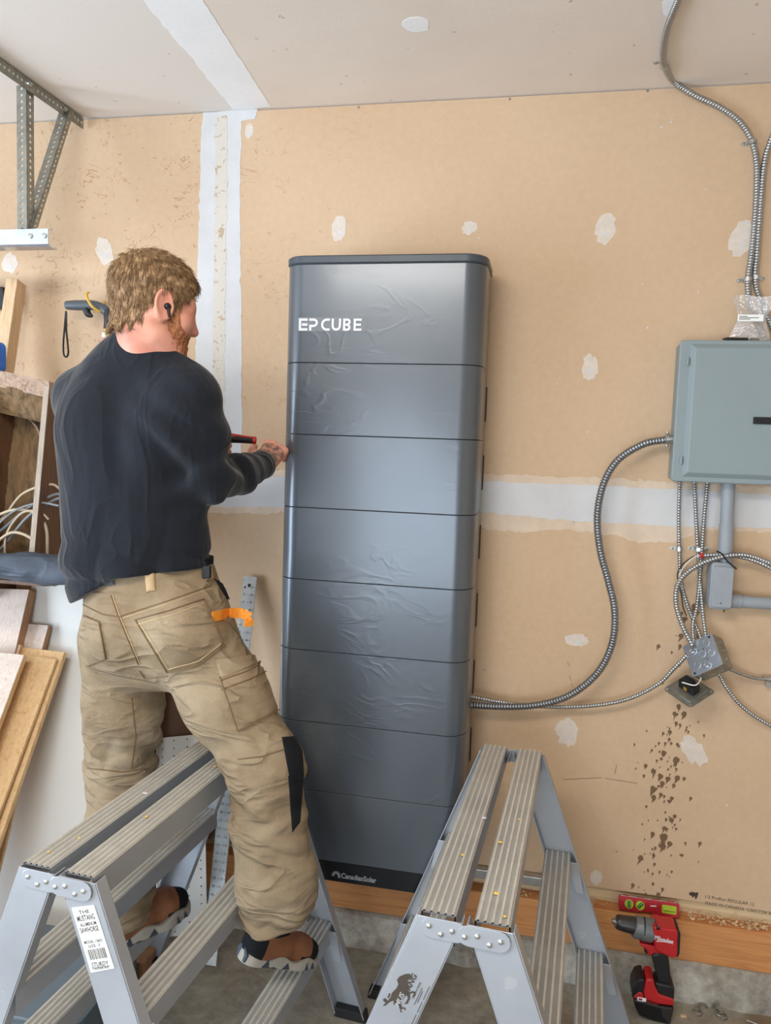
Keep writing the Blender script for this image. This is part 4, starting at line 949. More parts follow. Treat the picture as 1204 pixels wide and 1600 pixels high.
text('MUS', G(-.002, -.026) + V(0, -.0008, 0), upv, -x, 'logo_grey', 'logo_text', hl, (.032, .010), local=True, shear=.2, bold=.02, th=.0001)
text('SAWHORSE', G(.016, .006) + V(0, -.0004, 0), upv, -x, 'ink', 'logo_text', hl, (.038, .004), local=True, th=.0001)
mb = MB()
for uu_, v0, v1 in ((.021, -.004, .036), (.0245, .004, .03), (.032, -.055, -.02), (.032, -.015, .01), (.032, .015, .046)):
    mb.beam(G(uu_, v0) + V(0, -.0003, 0), G(uu_, v1) + V(0, -.0003, 0), .0011, .0002, x)
mb.build('fine_print', 'ink', hl, local=True)
mb = MB(); c = G(-.031, -.028) + V(0, -.0003, 0); pts = []
for k in range(16): a = 2 * math.pi * k / 16; r = .0048 if k % 2 == 0 else .0028; pts.append((r * math.cos(a), r * math.sin(a)))
mb.prism(pts, .0003, c, x, upv, (0, -1, 0)).beam(G(-.028, -.020) + V(0, -.0003, 0), G(-.028, -.010) + V(0, -.0003, 0), .003, .0003, x).build('leaf_mark', 'ink', hl, local=True)
# dried paint drops on treads and leg
for root, spots in ((right_saw, ((.046, .10, 0), (.07, .03, 0), (.03, .30, 0), (-.04, .22, 0), (.06, .42, 0), (-.02, .40, 0))), (left_saw, ((-.04, .12, 0), (-.06, .05, 0), (.05, .55, 0), (-.03, .35, 0), (.04, .25, 0)))):
    for u_, v_, _ in spots:
        r = rng.uniform(.003, .006); MB().lathe([(0, r), (.0008, r * .8), (.0012, r * .2)], (u_, v_, SH - .0004), (0, 0, 1), 9).build('paint_drop', 'paint_drop' if rng.random() > .4 else 'mud_white', root, local=True, smooth=60)

# ------------------------------------------------------------------ torpedo level on the ledge
tl0, tl1 = at(967, 1399, -.028), at(1061, 1418, -.028); tz = .256; tx = unit(V(tl1[0] - tl0[0], 0, 0)); TLn = V(0, -.94, .34); TLu = V(0, .34, .94); TL = tl1[0] - tl0[0]
tc_ = V((tl0[0] + tl1[0]) / 2, -.022, tz + .0005); HT = .042
tl = tag(empty('torpedo_level', tc_), 'short red torpedo level with green vials leaning on the wall ledge', 'level')
poly = [(-TL / 2, 0), (TL / 2 - .004, 0), (TL / 2, .004), (TL / 2, HT), (-TL / 2 + .004, HT), (-TL / 2, HT - .006)]
poly = [(-TL / 2, .003), (-TL / 2 + .004, 0), (-.028, 0), (-.02, .004), (.012, .004), (.02, 0), (TL / 2 - .003, 0), (TL / 2, .003), (TL / 2, HT - .002), (TL / 2 - .002, HT), (-TL / 2 + .005, HT), (-TL / 2, HT - .005)]
MB().prism(poly, .018, tc_, tx, TLu, TLn).build('body', 'red_anod', tl, bevel=.0012)
MB().box(tc_ + TLu * (HT + .0006) + TLn * .009, (TL - .012, .012, .0016), np.stack([tx, TLn, TLu], 1)).build('magnet_strip', 'galv', tl)
for i in range(4): MB().box(tc_ + TLu * (HT + .0016) + TLn * .009 + tx * (-.07 + .045 * i), (.022, .0125, .0012), np.stack([tx, TLn, TLu], 1)).build('red_inlay', 'red_anod', tl)
def face(u, v): return tc_ + tx * u + TLu * v + TLn * .0182
for u, r, tilt in ((-.061, .0135, 0), (-.027, .0135, .8)):
    MB().lathe([(0, r), (.0015, r), (.0016, r * .82), (.0002, r * .8), (.0002, .0001)], face(u, .021), TLn, 20).build('vial_ring', 'vial', tl, smooth=30)
    dd = tx * math.sin(tilt) + TLu * math.cos(tilt); MB().tube([face(u, .021) - dd * .0095, face(u, .021) + dd * .0095], .005, 10).build('vial', 'vial_dark', tl, smooth=50)
MB().rbox(face(.061, .021) - TLn * .0005, (.044, .0022, .024), .004, np.stack([tx, TLn, TLu], 1)).build('vial_ring', 'vial', tl, smooth=30)
MB().tube([face(.043, .021), face(.079, .021)], .0062, 12).build('vial', 'vial', tl, smooth=50)
for u in (-.004, .004): MB().tube([face(.061 + u, .014), face(.061 + u, .028)], .0009, 6).build('vial_line', 'ink', tl)
MB().beam(face(.004, .024), face(.022, .026), .003, .0004, TLu).build('logo_mark', 'logo_white', tl)

# ------------------------------------------------------------------ cordless drill standing on the floor
dy = -.135; K = 2.0e-3
dr = tag(empty('cordless_drill', on_floor(1018, 1585)), 'red and black cordless drill standing on the floor against foundation', 'drill')
def dp(zx, zy, off=0.0):        # outline points, read in the drill's own side view (mm-like units), standing upright at y = dy
    return at(940 + zx / 6.956, 1370 + zy / 6.956, dy + off)
def outline(pts, th, mat, name, parent=dr, off=0.0, bev=.004, sm=35, seg=3):
    P = [dp(*p) for p in pts]; mb = MB(); mb.prism([(p[0], p[2]) for p in P], th, (0, dy + off + th / 2, 0), (1, 0, 0), (0, 0, 1), (0, -1, 0)); return mb.build(name, mat, parent, smooth=sm, bevel=bev, seg=seg)
def axis_lathe(pts, mat, name, n=20):
    """pts: (zx, zy_top, zy_bottom) stations along the drill's nose"""
    C_ = [(dp(x, (a + b) / 2), np.linalg.norm(dp(x, a) - dp(x, b)) / 2) for x, a, b in pts]
    return MB().tube([c for c, r in C_], [r for c, r in C_], n).build(name, mat, dr, smooth=40)
axis_lathe([(8, 434, 440), (104, 470, 476)], 'brass', 'drill_bit', 8)
axis_lathe([(104, 462, 490), (112, 452, 502), (150, 458, 520), (156, 440, 545)], 'galv_dull', 'chuck_jaws')
axis_lathe([(150, 425, 545), (165, 418, 560), (200, 422, 575), (206, 424, 578)], 'chuck', 'chuck_nose')
axis_lathe([(206, 424, 578), (230, 428, 585), (335, 440, 612), (350, 446, 618)], 'chuck', 'chuck_sleeve')
axis_lathe([(346, 436, 640), (362, 432, 655), (440, 446, 672), (446, 444, 676)], 'gear_grey', 'clutch_ring')
axis_lathe([(446, 444, 676), (452, 448, 684), (540, 462, 700), (556, 468, 706)], 'gear_grey', 'gear_case')
outline([(540, 470), (622, 476), (640, 488), (780, 502), (806, 530), (800, 790), (770, 806), (690, 790), (560, 720), (545, 600)], .069, 'red_plastic', 'motor_housing', bev=.009)
outline([(796, 512), (818, 518), (836, 560), (826, 770), (806, 810), (790, 808), (800, 600)], .060, 'black_plastic', 'rear_cap', bev=.006)
outline([(566, 470), (625, 480), (620, 515), (560, 506)], .045, 'black_plastic', 'mode_switch', off=-.012, bev=.003)
outline([(400, 680), (450, 690), (560, 712), (700, 780), (690, 800), (560, 790), (505, 826), (488, 780), (470, 745), (420, 715)], .040, 'red_plastic', 'trigger_guard', bev=.005)
outline([(452, 752), (470, 745), (490, 760), (500, 800), (480, 818), (455, 790)], .026, 'black_plastic', 'trigger', bev=.004)
outline([(526, 822), (560, 796), (690, 790), (708, 800), (722, 900), (735, 1040), (728, 1140), (600, 1130), (576, 1010), (550, 900)], .040, 'black_plastic', 'handle', bev=.012, seg=4)
outline([(470, 1030), (548, 1040), (560, 1110), (600, 1200), (760, 1250), (768, 1330), (600, 1310), (440, 1262), (432, 1160)], .066, 'red_plastic', 'battery_foot', bev=.006)
outline([(560, 1080), (730, 1120), (775, 1140), (768, 1285), (620, 1240), (580, 1180)], .058, 'black_plastic', 'foot_overmold', bev=.006)
outline([(312, 1230), (322, 1130), (360, 1050), (420, 1028), (450, 1040), (436, 1160), (440, 1262), (400, 1258)], .070, 'black_plastic', 'battery_nose', bev=.008)
outline([(330, 1215), (390, 1160), (430, 1180), (438, 1262), (340, 1236)], .074, 'red_plastic', 'battery_latch', bev=.005)
outline([(325, 1240), (440, 1265), (600, 1312), (766, 1334), (745, 1420), (715, 1520), (540, 1480), (385, 1420), (345, 1330)], .074, 'black_gloss', 'battery', bev=.006)
dyf = dy - .0385
def dtext(body, zx, zy, w_, h, mat, ang=-.13, yf=dyf):
    p = at(940 + zx / 6.956, 1370 + zy / 6.956, yf); text(body, (p[0], yf, p[2]), (math.cos(ang), 0, math.sin(ang)), (0, 0, 1), mat, 'lettering', dr, (w_, h), th=.0004, bold=.015)
dtext('Milwaukee', 572, 684, .053, .015, 'logo_white', -.10, dy - .0345)
MB().beam(at(940 + 588 / 6.956, 1370 + 702 / 6.956, dy - .0348), at(940 + 755 / 6.956, 1370 + 708 / 6.956, dy - .0348), .0016, .0005, (0, 0, 1)).build('lettering_rule', 'logo_white', dr)
p = at(940 + 432 / 6.956, 1370 + 1332 / 6.956, dyf); MB().rbox((p[0], dyf - .0002, p[2]), (.026, .001, .012), .003).build('battery_badge', 'logo_white', dr)
p2 = at(940 + 418 / 6.956, 1370 + 1330 / 6.956, dyf); MB().box((p2[0], dyf - .001, p2[2]), (.010, .0008, .006)).build('badge_print', 'red_plastic', dr)
dtext('REDLITHIUM', 490, 1362, .032, .005, 'red_plastic', -.16, dyf - .0005)
outline([(615, 1320), (745, 1345), (725, 1500), (705, 1500), (640, 1430)], .0762, 'chuck', 'battery_label', bev=.001, seg=1)

# ------------------------------------------------------------------ bits on the floor
def hook_bit(px, py, label, k):
    c = on_floor(px, py); root = tag(empty('conduit_connector', c), label, 'hardware', 'loose hardware on the floor')
    for i in range(k):
        o = V(rng.normal(0, .02), rng.normal(0, .02), .006); a0 = rng.uniform(0, 6)
        MB().tube([c + o + V(.013 * math.cos(a0 + a), .013 * math.sin(a0 + a), .002 * math.sin(a)) for a in np.linspace(0, 4.2, 9)], .0032, 7).build('clip', 'galv_dull', root, smooth=50)
    MB().box(c + V(.012, .02, .012), (.014, .004, .024), np.array(Euler((.5, .3, .8)).to_matrix())).build('tab', 'galv', root, bevel=.001)
hook_bit(1112, 1582, 'heap of small metal clips on the floor right of the drill', 4)
hook_bit(1188, 1572, 'small shiny metal clip on the floor near the right photo edge', 1)
c = on_floor(1166, 1596); tag(MB().lathe([(0, .005), (.002, .005), (.003, .002), (.04, .0018), (.045, .0003)], c + V(0, 0, .004), (1, -.35, 0), 8).build('screw', 'galv_dull', smooth=40), 'single long screw lying on the floor at lower right', 'screw')
c = on_floor(1067, 1588); tag(MB().prism([(-.009, -.004), (.0, -.006), (.009, -.003), (.008, .004), (-.002, .006), (-.008, .003)], .003, c, (1, 0, 0), (0, 1, 0), (0, 0, 1)).build('wood_chip', 'post_tan'), 'pale wood chip on the floor beside the drill', 'wood chip')
# ------------------------------------------------------------------ the man: surfaces grown from distance fields
def sdf_mesh(fn, lo, hi, h):
    """surface nets of fn(P) = 0 on a regular grid; P is (..., 3)"""
    lo = np.asarray(lo, float); n = np.ceil((np.asarray(hi) - lo) / h).astype(int) + 1
    ax = [lo[i] + h * np.arange(n[i]) for i in range(3)]
    D = np.empty(n, np.float32)
    for i0 in range(0, n[0], 24):
        X, Y, Z = np.meshgrid(ax[0][i0:i0 + 24], ax[1], ax[2], indexing='ij'); D[i0:i0 + 24] = fn(np.stack([X, Y, Z], -1))
    S = D < 0; c = n - 1
    cnt = np.zeros(c, np.int8)
    cor = [(i, j, k) for i in (0, 1) for j in (0, 1) for k in (0, 1)]
    sl = lambda o: tuple(slice(o[d], o[d] + c[d]) for d in range(3))
    for o in cor: cnt += S[sl(o)]
    act = (cnt > 0) & (cnt < 8); idx = np.full(c, -1, np.int64); A = np.argwhere(act); idx[act] = np.arange(len(A))
    pos = np.zeros((len(A), 3)); num = np.zeros(len(A))
    for a in cor:
        for d in range(3):
            if a[d]: continue
            b = list(a); b[d] = 1
            va = D[A[:, 0] + a[0], A[:, 1] + a[1], A[:, 2] + a[2]]; vb = D[A[:, 0] + b[0], A[:, 1] + b[1], A[:, 2] + b[2]]
            m = (va < 0) != (vb < 0); t_ = np.where(m, va / np.where(m, va - vb, 1), 0)
            p = np.array(a, float)[None] + 0 * pos; p[:, d] += t_
            pos[m] += p[m]; num[m] += 1
    P = lo + h * (A + pos / num[:, None]); F = []
    for d in range(3):
        e = [1, 1, 1]; e[d] = 0; u, v = [i for i in range(3) if i != d]
        s0 = tuple(slice(1, c[i]) if i != d else slice(0, c[d]) for i in range(3))
        s1 = tuple(slice(1, c[i]) if i != d else slice(1, c[d] + 1) for i in range(3))
        a, b = S[s0], S[s1]; E_ = np.argwhere(a != b); off = np.array([1 if i != d else 0 for i in range(3)]); E_ = E_ + off
        def g(du, dv):
            q = E_.copy(); q[:, u] += du; q[:, v] += dv; return idx[q[:, 0], q[:, 1], q[:, 2]]
        quad = np.stack([g(-1, -1), g(0, -1), g(0, 0), g(-1, 0)], 1)
        inside = S[E_[:, 0], E_[:, 1], E_[:, 2]]; flip = inside if d != 1 else ~inside
        quad[~flip] = quad[~flip][:, ::-1]; F.append(quad)
    F = np.concatenate(F); F = F[(F >= 0).all(1)]
    return P, F
def np_mesh(name, P, F, mat, parent, smooth=True, mats=None, fm=None):
    me = bpy.data.meshes.new(name); me.vertices.add(len(P)); me.vertices.foreach_set('co', np.asarray(P, np.float32).ravel())
    F = np.asarray(F); k = F.shape[1]
    me.loops.add(F.size); me.loops.foreach_set('vertex_index', F.ravel().astype(np.int32)); me.polygons.add(len(F))
    me.polygons.foreach_set('loop_start', np.arange(0, F.size, k, dtype=np.int32)); me.polygons.foreach_set('loop_total', np.full(len(F), k, np.int32))
    me.update(); me.validate(); me.polygons.foreach_set('use_smooth', np.ones(len(me.polygons), bool))
    for m in (mats or [mat]): me.materials.append(MATS[m])
    if fm is not None and len(fm) == len(me.polygons): me.polygons.foreach_set('material_index', np.asarray(fm, np.int32))
    o = bpy.data.objects.new(name, me); COL.objects.link(o)
    if parent is not None: o.parent = parent; o.matrix_parent_inverse = parent.matrix_basis.inverted()
    return o
def rc(P, a, b, ra, rb):
    a = np.asarray(a, float); b = np.asarray(b, float); ba = b - a; q = P - a; t_ = np.clip((q @ ba) / (ba @ ba), 0, 1)
    return np.linalg.norm(q - t_[..., None] * ba, axis=-1) - (ra + (rb - ra) * t_)
def chain(P, pts, rad, k=.03):
    d = None
    for a, b, ra, rb in zip(pts, pts[1:], rad, rad[1:]): e = rc(P, a, b, ra, rb); d = e if d is None else smin(d, e, k)
    return d
def smin(a, b, k): h = np.maximum(k - np.abs(a - b), 0) / k; return np.minimum(a, b) - h * h * k * .25
def smax(a, b, k): return -smin(-a, -b, k)
def ell(P, c, r): r = np.asarray(r, float); q = (P - np.asarray(c)) / r; l = np.linalg.norm(q, axis=-1); return (l - 1) * l * r.min() / np.maximum(np.linalg.norm(q / r, axis=-1) * r.min(), 1e-6) if False else (l - 1) * r.min()

th = math.radians(-8); BF = V(math.sin(th), math.cos(th), 0); BR = V(math.cos(th), -math.sin(th), 0)   # body forward, body right
def squash(P, c, k):             # stretch space along body forward so round forms become flatter front to back
    q = P - c; f = q @ BF; return P + (f * (k - 1))[..., None] * BF
J = dict(neck=at(232, 545, -.67), chest=at(205, 690, -.66), waist=at(212, 850, -.635), hem=at(222, 925, -.62),
         shL=at(126, 624, -.62), shR=at(299, 622, -.69), elR=at(329, 752, -.66), wrR=at(411, 726, -.345), elL=at(170, 770, -.40), wrL=at(318, 702, -.40),
         hipR=at(293, 985, -.62), hipL=at(188, 1000, -.58), knR=at(414, 1195, -.70), anR=at(434, 1428, -.705), knL=at(189, 1200, -.50), anL=at(187, 1430, -.585))

person = None
# ---- pants
def fold(P, s, amp):
    x, y, z = P[..., 0], P[..., 1], P[..., 2]
    cr = lambda v: 1 - 2.2 * np.abs(np.sin(v * .5)) ** .8
    a = cr(80 * z + 34 * x + 2.6 * np.sin(11 * x + 17 * z) + 1.5 * np.sin(23 * y + 7 * z) + s)
    b = cr(58 * z - 48 * x + 25 * y + 2.2 * np.sin(19 * z + 5 * y) + 2 * s)
    c = np.sin(38 * x + 33 * y + 24 * z + 2.0 * np.sin(9 * z + s))
    return amp * (.5 * a + .35 * b + .35 * c)
def pants(P):
    wc = at(236, 903, -.625); hc = at(243, 975, -.615)
    Q = squash(P, hc, 1.42)
    body = chain(Q, [wc + V(0, 0, .0), (wc + hc) / 2, hc], [.166, .178, .182], .03)
    d = body
    for c, r in ((at(200, 985, -.69), .088), (at(283, 985, -.705), .098)): d = smin(d, np.linalg.norm(P - c, axis=-1) - r, .06)
    mR = at(352, 1090, -.67); mL = at(193, 1100, -.54)
    cR = at(420, 1295, -.705); cL = at(184, 1310, -.55)
    R_ = chain(P, [J['hipR'], mR, J['knR'], cR, at(432, 1375, -.71), J['anR']], [.116, .104, .084, .082, .090, .080], .05)
    L_ = chain(P, [J['hipL'], mL, J['knL'], cL, at(182, 1390, -.58), J['anL']], [.112, .102, .088, .084, .088, .082], .05)
    d = smin(d, R_, .055); d = smin(d, L_, .05)
    z = P[..., 2]; low = np.clip((1.02 - z) / .25, 0.18, 1.0) * np.clip((z - .33) / .05, .3, 1)
    knee = np.exp(-((z - .83) / .09) ** 2) + np.exp(-((z - .50) / .09) ** 2)
    d = d + fold(P, 0.6, .0055) * low + fold(P * 1.25, 2.1, .0110) * knee * .9
    # horizontal bunching above the boots
    d = d + .006 * np.sin(120 * z + 40 * P[..., 0] + 2 * np.sin(20 * P[..., 1])) * np.exp(-((z - .47) / .07) ** 2)
    up_ = V(-.10, 0, 1.0); wl = at(236, 886, -.70)                       # waistband edge
    d = smax(d, (P - wl) @ unit(up_), .006)
    for a in ('anR', 'anL'):                                              # trouser hems
        n = unit(V(.12, 0, -1)) if a == 'anR' else V(0, 0, -1.0); near = np.linalg.norm((P - J[a])[..., :2], axis=-1) < .17
        d = np.where(near, smax(d, (P - (J[a] + V(0, 0, -.012))) @ n, .008), d)
    return d
Pp, Fp = sdf_mesh(pants, (-1.38, -.90, .30), (-.45, -.36, 1.42), .0062)
# ---- shirt
def shirt(P):
    Q = squash(P, J['chest'], 1.50)
    up_c = at(222, 612, -.66)
    d = chain(Q, [J['hem'] + V(0, 0, -.05), J['waist'], at(208, 770, -.655), J['chest'], up_c], [.178, .178, .174, .176, .145], .06)
    Q2 = squash(P, J['neck'], 1.15)
    tr = smin(rc(Q2, at(232, 548, -.665), J['shL'] + V(.02, 0, .012), .070, .062), rc(Q2, at(232, 548, -.665), J['shR'] + V(-.02, 0, .012), .066, .062), .04)
    d = smin(d, tr, .07)
    # shoulder blades and the hollow along the spine
    for c, r in ((at(158, 650, -.70), .065), (at(268, 655, -.715), .065)): d = smin(d, np.linalg.norm(P - c, axis=-1) - r, .11)
    sp = at(213, 740, -.66); d = d + .012 * np.exp(-(((P - sp) @ BR) / .028) ** 2) * np.exp(-((P[..., 2] - 1.66) / .16) ** 2) * ((P - sp) @ BF < 0)
    aR = chain(P, [J['shR'], (J['shR'] + J['elR']) / 2 + V(.006, 0, 0), J['elR'], (J['elR'] + J['wrR']) / 2 + V(0, 0, -.004), J['wrR']], [.063, .057, .050, .049, .041], .04)
    aL = chain(P, [J['shL'], J['elL'], J['wrL']], [.066, .054, .044], .04)
    d = smin(d, aR, .06); d = smin(d, aL, .06)
    x, y, z = P[..., 0], P[..., 1], P[..., 2]
    bodyw = np.clip((1.62 - z) / .3, 0, 1)
    d = d + .0100 * bodyw * (1 - 2 * np.abs(np.sin(21 * ((P - sp) @ BR) + 3 * z + .8 * np.sin(11 * z))) ** .8) * np.clip((z - 1.25) * 6, 0.3, 1)          # long vertical drape
    d = d + .012 * (1 - 2 * np.abs(np.sin(35 * z + 11 * x + 1.1 * np.sin(13 * x + 4 * z))) ** .7) * np.exp(-((z - 1.36) / .075) ** 2)                       # bunching at the waist
    d = d + .009 * np.sin(60 * z - 50 * x + 30 * y + np.sin(20 * z)) * np.exp(-(np.linalg.norm(P - J['elR'], axis=-1) / .10) ** 2)
    d = d + .0048 * np.sin(75 * y + 35 * z + 1.5 * np.sin(25 * x)) * np.exp(-(np.linalg.norm(P - (J['wrR'] + J['elR']) / 2, axis=-1) / .11) ** 2)
    d = d + .010 * np.sin(52 * (x + z) + 1.4 * np.sin(21 * z)) * np.exp(-(np.linalg.norm(P - at(285, 690, -.72), axis=-1) / .11) ** 2)
    # collar opening, hem, cuffs
    nk = at(226, 531, -.70); d = smax(d, (P - nk) @ unit(V(.30, .50, 1)), .006)
    d = smax(d, -(np.linalg.norm((P - (at(232, 531, -.665) + V(.005, .012, 0)))[..., :2], axis=-1) - .060) - 40 * np.maximum(nk[2] - .03 - z, 0), .004)
    hx_ = [at(q, 900, -.70) @ BR for q in (100, 118, 150, 195, 260, 340, 370)]; hz_ = [at(q, w_, -.70)[2] for q, w_ in ((100, 948), (118, 940), (150, 922), (195, 898), (260, 893), (340, 892), (370, 896))]
    d = np.where(z < 1.45, smax(d, np.interp(P @ BR, hx_, hz_) - z, .008), d)
    cz_ = unit(J['wrR'] - J['elR']); near = np.linalg.norm(P - J['wrR'], axis=-1) < .12; d = np.where(near, smax(d, (P - (J['wrR'] + cz_ * .004)) @ cz_, .004), d)
    return d
Ps, Fs = sdf_mesh(shirt, (-1.42, -.92, 1.24), (-.66, -.26, 2.08), .0058)

# ---- head, in its own axes: a forward, b right, c up
hy, hp_ = math.radians(44), math.radians(-13)
HFw = V(math.sin(hy) * math.cos(hp_), math.cos(hy) * math.cos(hp_), math.sin(hp_)); HR = V(math.cos(hy), -math.sin(hy), 0); HU = np.cross(HR, HFw)
HC = at(242, 481, -.69); HM = np.stack([HFw, HR, HU], 1)
def hl_(P): return (P - HC) @ HM
def cran(L): return ell(L, (-.012, 0, .030), (.100, .078, .092))
def skin_head(P):
    L = hl_(P); A = np.abs(L); M = L.copy(); M[..., 1] = A[..., 1]
    d = smin(cran(L), ell(L, (.030, 0, -.030), (.066, .060, .090)), .035)
    d = smin(d, np.linalg.norm(L - V(.066, 0, -.098), axis=-1) - .026, .04)
    d = smin(d, rc(M, (.005, .050, -.075), (.055, .026, -.100), .018, .018), .03)
    d = smin(d, rc(M, (.080, .010, .022), (.070, .042, .022), .013, .012), .018)
    d = smin(d, rc(L, (.092, 0, .010), (.111, 0, -.026), .008, .0115), .012)
    d = smin(d, rc(M, (.102, .006, -.030), (.097, .013, -.032), .008, .007), .008)
    d = smin(d, np.linalg.norm(M - V(.058, .044, -.022), axis=-1) - .026, .03)
    d = smax(d, -(np.linalg.norm(M - V(.104, .034, .002), axis=-1) - .017), .012)
    d = smin(d, np.linalg.norm(M - V(.079, .032, .003), axis=-1) - .0125, .003)
    d = smin(d, rc(M, (.096, .0, -.056), (.086, .020, -.060), .0075, .005), .006)
    d = smin(d, rc(M, (.094, .0, -.067), (.085, .018, -.067), .0080, .005), .006)
    # ears: a flattened shell with a rim and a hollow
    e = V(-.004, .079, -.004); q = M - e; ca, sa = math.cos(.25), math.sin(.25)
    q = np.stack([q[..., 0] * ca + q[..., 2] * sa, q[..., 1] - .25 * np.maximum(-q[..., 0], 0), -q[..., 0] * sa + q[..., 2] * ca], -1)
    r2 = np.sqrt((q[..., 0] / .72) ** 2 + (q[..., 2] / 1.1) ** 2)
    shell = np.maximum(r2 - .031, np.abs(q[..., 1]) - .0035) - .002
    rim = np.sqrt((r2 - .029) ** 2 + (q[..., 1] - .004) ** 2) - .0042
    d = smin(d, smin(shell, rim, .004), .006)
    d = smin(d, rc(M, (.010, .074, -.010), (.006, .076, -.024), .006, .007), .006)
    # neck
    nb = (J['neck'] + V(.0, .02, -.07) - HC) @ HM
    d = smin(d, rc(L, (-.028, 0, -.055), nb, .058, .066), .035)
    d = smin(d, rc(M, (-.02, .062, -.04), (.02 * 0 + nb[0] + .05, .022, nb[2] + .03), .012, .010), .03)
    return d
Ph, Fh = sdf_mesh(skin_head, HC - .19 - V(0, 0, .06), HC + .17, .0030)
def hairline(a): return np.interp(a, [-.12, -.09, -.05, -.02, -.008, .012, .020, .034, .042, .060, .080, .095], [-.085, -.085, -.066, -.048, .030, .034, -.030, -.030, .022, .040, .058, .072])
def hair_f(P):
    L = hl_(P); t_ = .006 + .007 * np.clip((L[..., 2] - .02) / .08, 0, 1) - .004 * np.clip((.0 - L[..., 2]) / .08, 0, 1)
    base = smin(cran(L), smin(ell(L, (.030, 0, -.030), (.066, .060, .090)), rc(L, (-.028, 0, -.055), (-.045, 0, -.12), .058, .058), .03), .035) - t_
    # side fringe that ends short over the forehead
    n = .0009 * np.sin(170 * L[..., 1] + 80 * L[..., 0] + 3 * np.sin(40 * L[..., 2])) + .0008 * np.sin(260 * L[..., 0] + 150 * L[..., 1] + 2 * np.sin(60 * L[..., 2]))
    cut = hairline(L[..., 0]) - L[..., 2] + .006 * np.sin(210 * L[..., 0] + 90 * L[..., 1])
    return smax(base + n, cut * .8, .010)
Pa, Fa = sdf_mesh(hair_f, HC - .17, HC + .17, .0034)
def beard_f(P):
    L = hl_(P); M = L.copy(); M[..., 1] = np.abs(L[..., 1])
    d = smin(cran(L), ell(L, (.030, 0, -.030), (.066, .060, .090)), .035)
    d = smin(d, np.linalg.norm(L - V(.066, 0, -.098), axis=-1) - .026, .04)
    d = smin(d, rc(M, (.005, .050, -.075), (.055, .026, -.100), .018, .018), .03)
    d = smin(d, np.linalg.norm(M - V(.058, .044, -.022), axis=-1) - .026, .03) - .0042
    d = smin(d, rc(M, (.072, .0, -.108), (.078, 0, -.122), .022, .014), .02)
    line = np.interp(L[..., 0], [0, .008, .016, .034, .046, .062, .080, .10], [-.05, -.04, .01, .01, -.030, -.044, -.046, -.046]); top = np.where(L[..., 0] < .006, -.2, line)
    mouth = np.linalg.norm((M - V(.098, 0, -.061)) / V(1, 1.6, .8), axis=-1) - .013
    d = smax(d, (L[..., 2] - top) * .8, .006); d = smax(d, (.006 + .62 * np.maximum(-.035 - L[..., 2], 0) - L[..., 0]), .006); d = smax(d, -mouth, .004)
    return d + .0016 * np.sin(300 * L[..., 0] + 210 * L[..., 2]) * np.sin(280 * L[..., 1] + 160 * L[..., 2])
Pb, Fb = sdf_mesh(beard_f, HC - .17, HC + .17, .0032)

# ---- hands
def hand_prims(W, D, N, side, curl, spread=.0, thumb=(.8, .6, .1)):
    D = unit(D); N = unit(N - D * (N @ D)); T = np.cross(N, D) * side; out = []; K = []
    for i, (o, ln) in enumerate(zip((.030, .010, -.010, -.028), (.072, .080, .074, .058))):
        k = W + D * (.090 - .004 * abs(i - 1)) + T * o + N * .004; K.append(k)
        out.append((W + T * o * .55 + D * .010, k, .0175, .0130))
        p = k; a = 0.0; dirv = unit(D + T * o * spread * 10)
        for j, (fr, cu) in enumerate(zip((.46, .30, .24), curl[i] if isinstance(curl[0], (tuple, list)) else curl)):
            a += cu; q = p + (dirv * math.cos(a) - N * math.sin(a)) * ln * fr; r0 = .0094 - .0008 * j; out.append((p, q, r0, r0 - .0008)); p = q
    b = W + D * .022 + T * .026; t1 = b + (T * thumb[0] + D * thumb[1] - N * thumb[2]) * .042; t2 = t1 + unit(T * .25 + D * .9 - N * thumb[2] * 1.5) * .034; t3 = t2 + unit(T * .05 + D * .95 - N * thumb[2] * 2) * .024
    out += [(W + D * .01, b, .019, .016), (b, t1, .0155, .0115), (t1, t2, .0112, .0100), (t2, t3, .0100, .0085)]
    return out, K, T
WR = J['wrR']; fr_ = unit(WR - J['elR'])
Dr = unit(V(.10, .80, .55)); Nr = V(.35, -.55, .75)
prR, KR, TR = hand_prims(WR + fr_ * .012, Dr, Nr, 1, (.75, .8, .5), .1, (.75, .45, .25))
prR.append((WR - fr_ * .05, WR + fr_ * .015, .031, .027))
# driver handle held by the other hand
s0, s1 = at(335, 682, -.405), at(400, 688.5, -.345); sd = unit(s1 - s0)
WL = J['wrL'] + V(-.01, .0, .0); Dl = unit(sd * .55 + V(0, .35, .6)); Nl = unit(V(-.2, .9, .25))
gc = s0 + sd * .022
prL, KL, TL_ = hand_prims(gc - sd * .085 - V(0, 0, .035) + V(0, -.022, 0), sd * .9 + V(0, 0, .25), V(0, -1, .2), -1, (.9, 1.25, .8), 0, (.4, .9, .2))
prL.append((J['wrL'] - unit(J['wrL'] - J['elL']) * .06, prL[0][0], .030, .026))
def hand_f(pr):
    def f(P):
        d = None
        for i, (a, b, ra, rb) in enumerate(pr):
            e = rc(P, a, b, ra, rb); d = e if d is None else smin(d, e, .008)
        return d
    return f
def bounds(pr, m=.035): a = np.array([p[0] for p in pr] + [p[1] for p in pr]); return a.min(0) - m, a.max(0) + m
PrR, FrR = sdf_mesh(hand_f(prR), *bounds(prR), .0028); PrL, FrL = sdf_mesh(hand_f(prL), *bounds(prL), .0030)
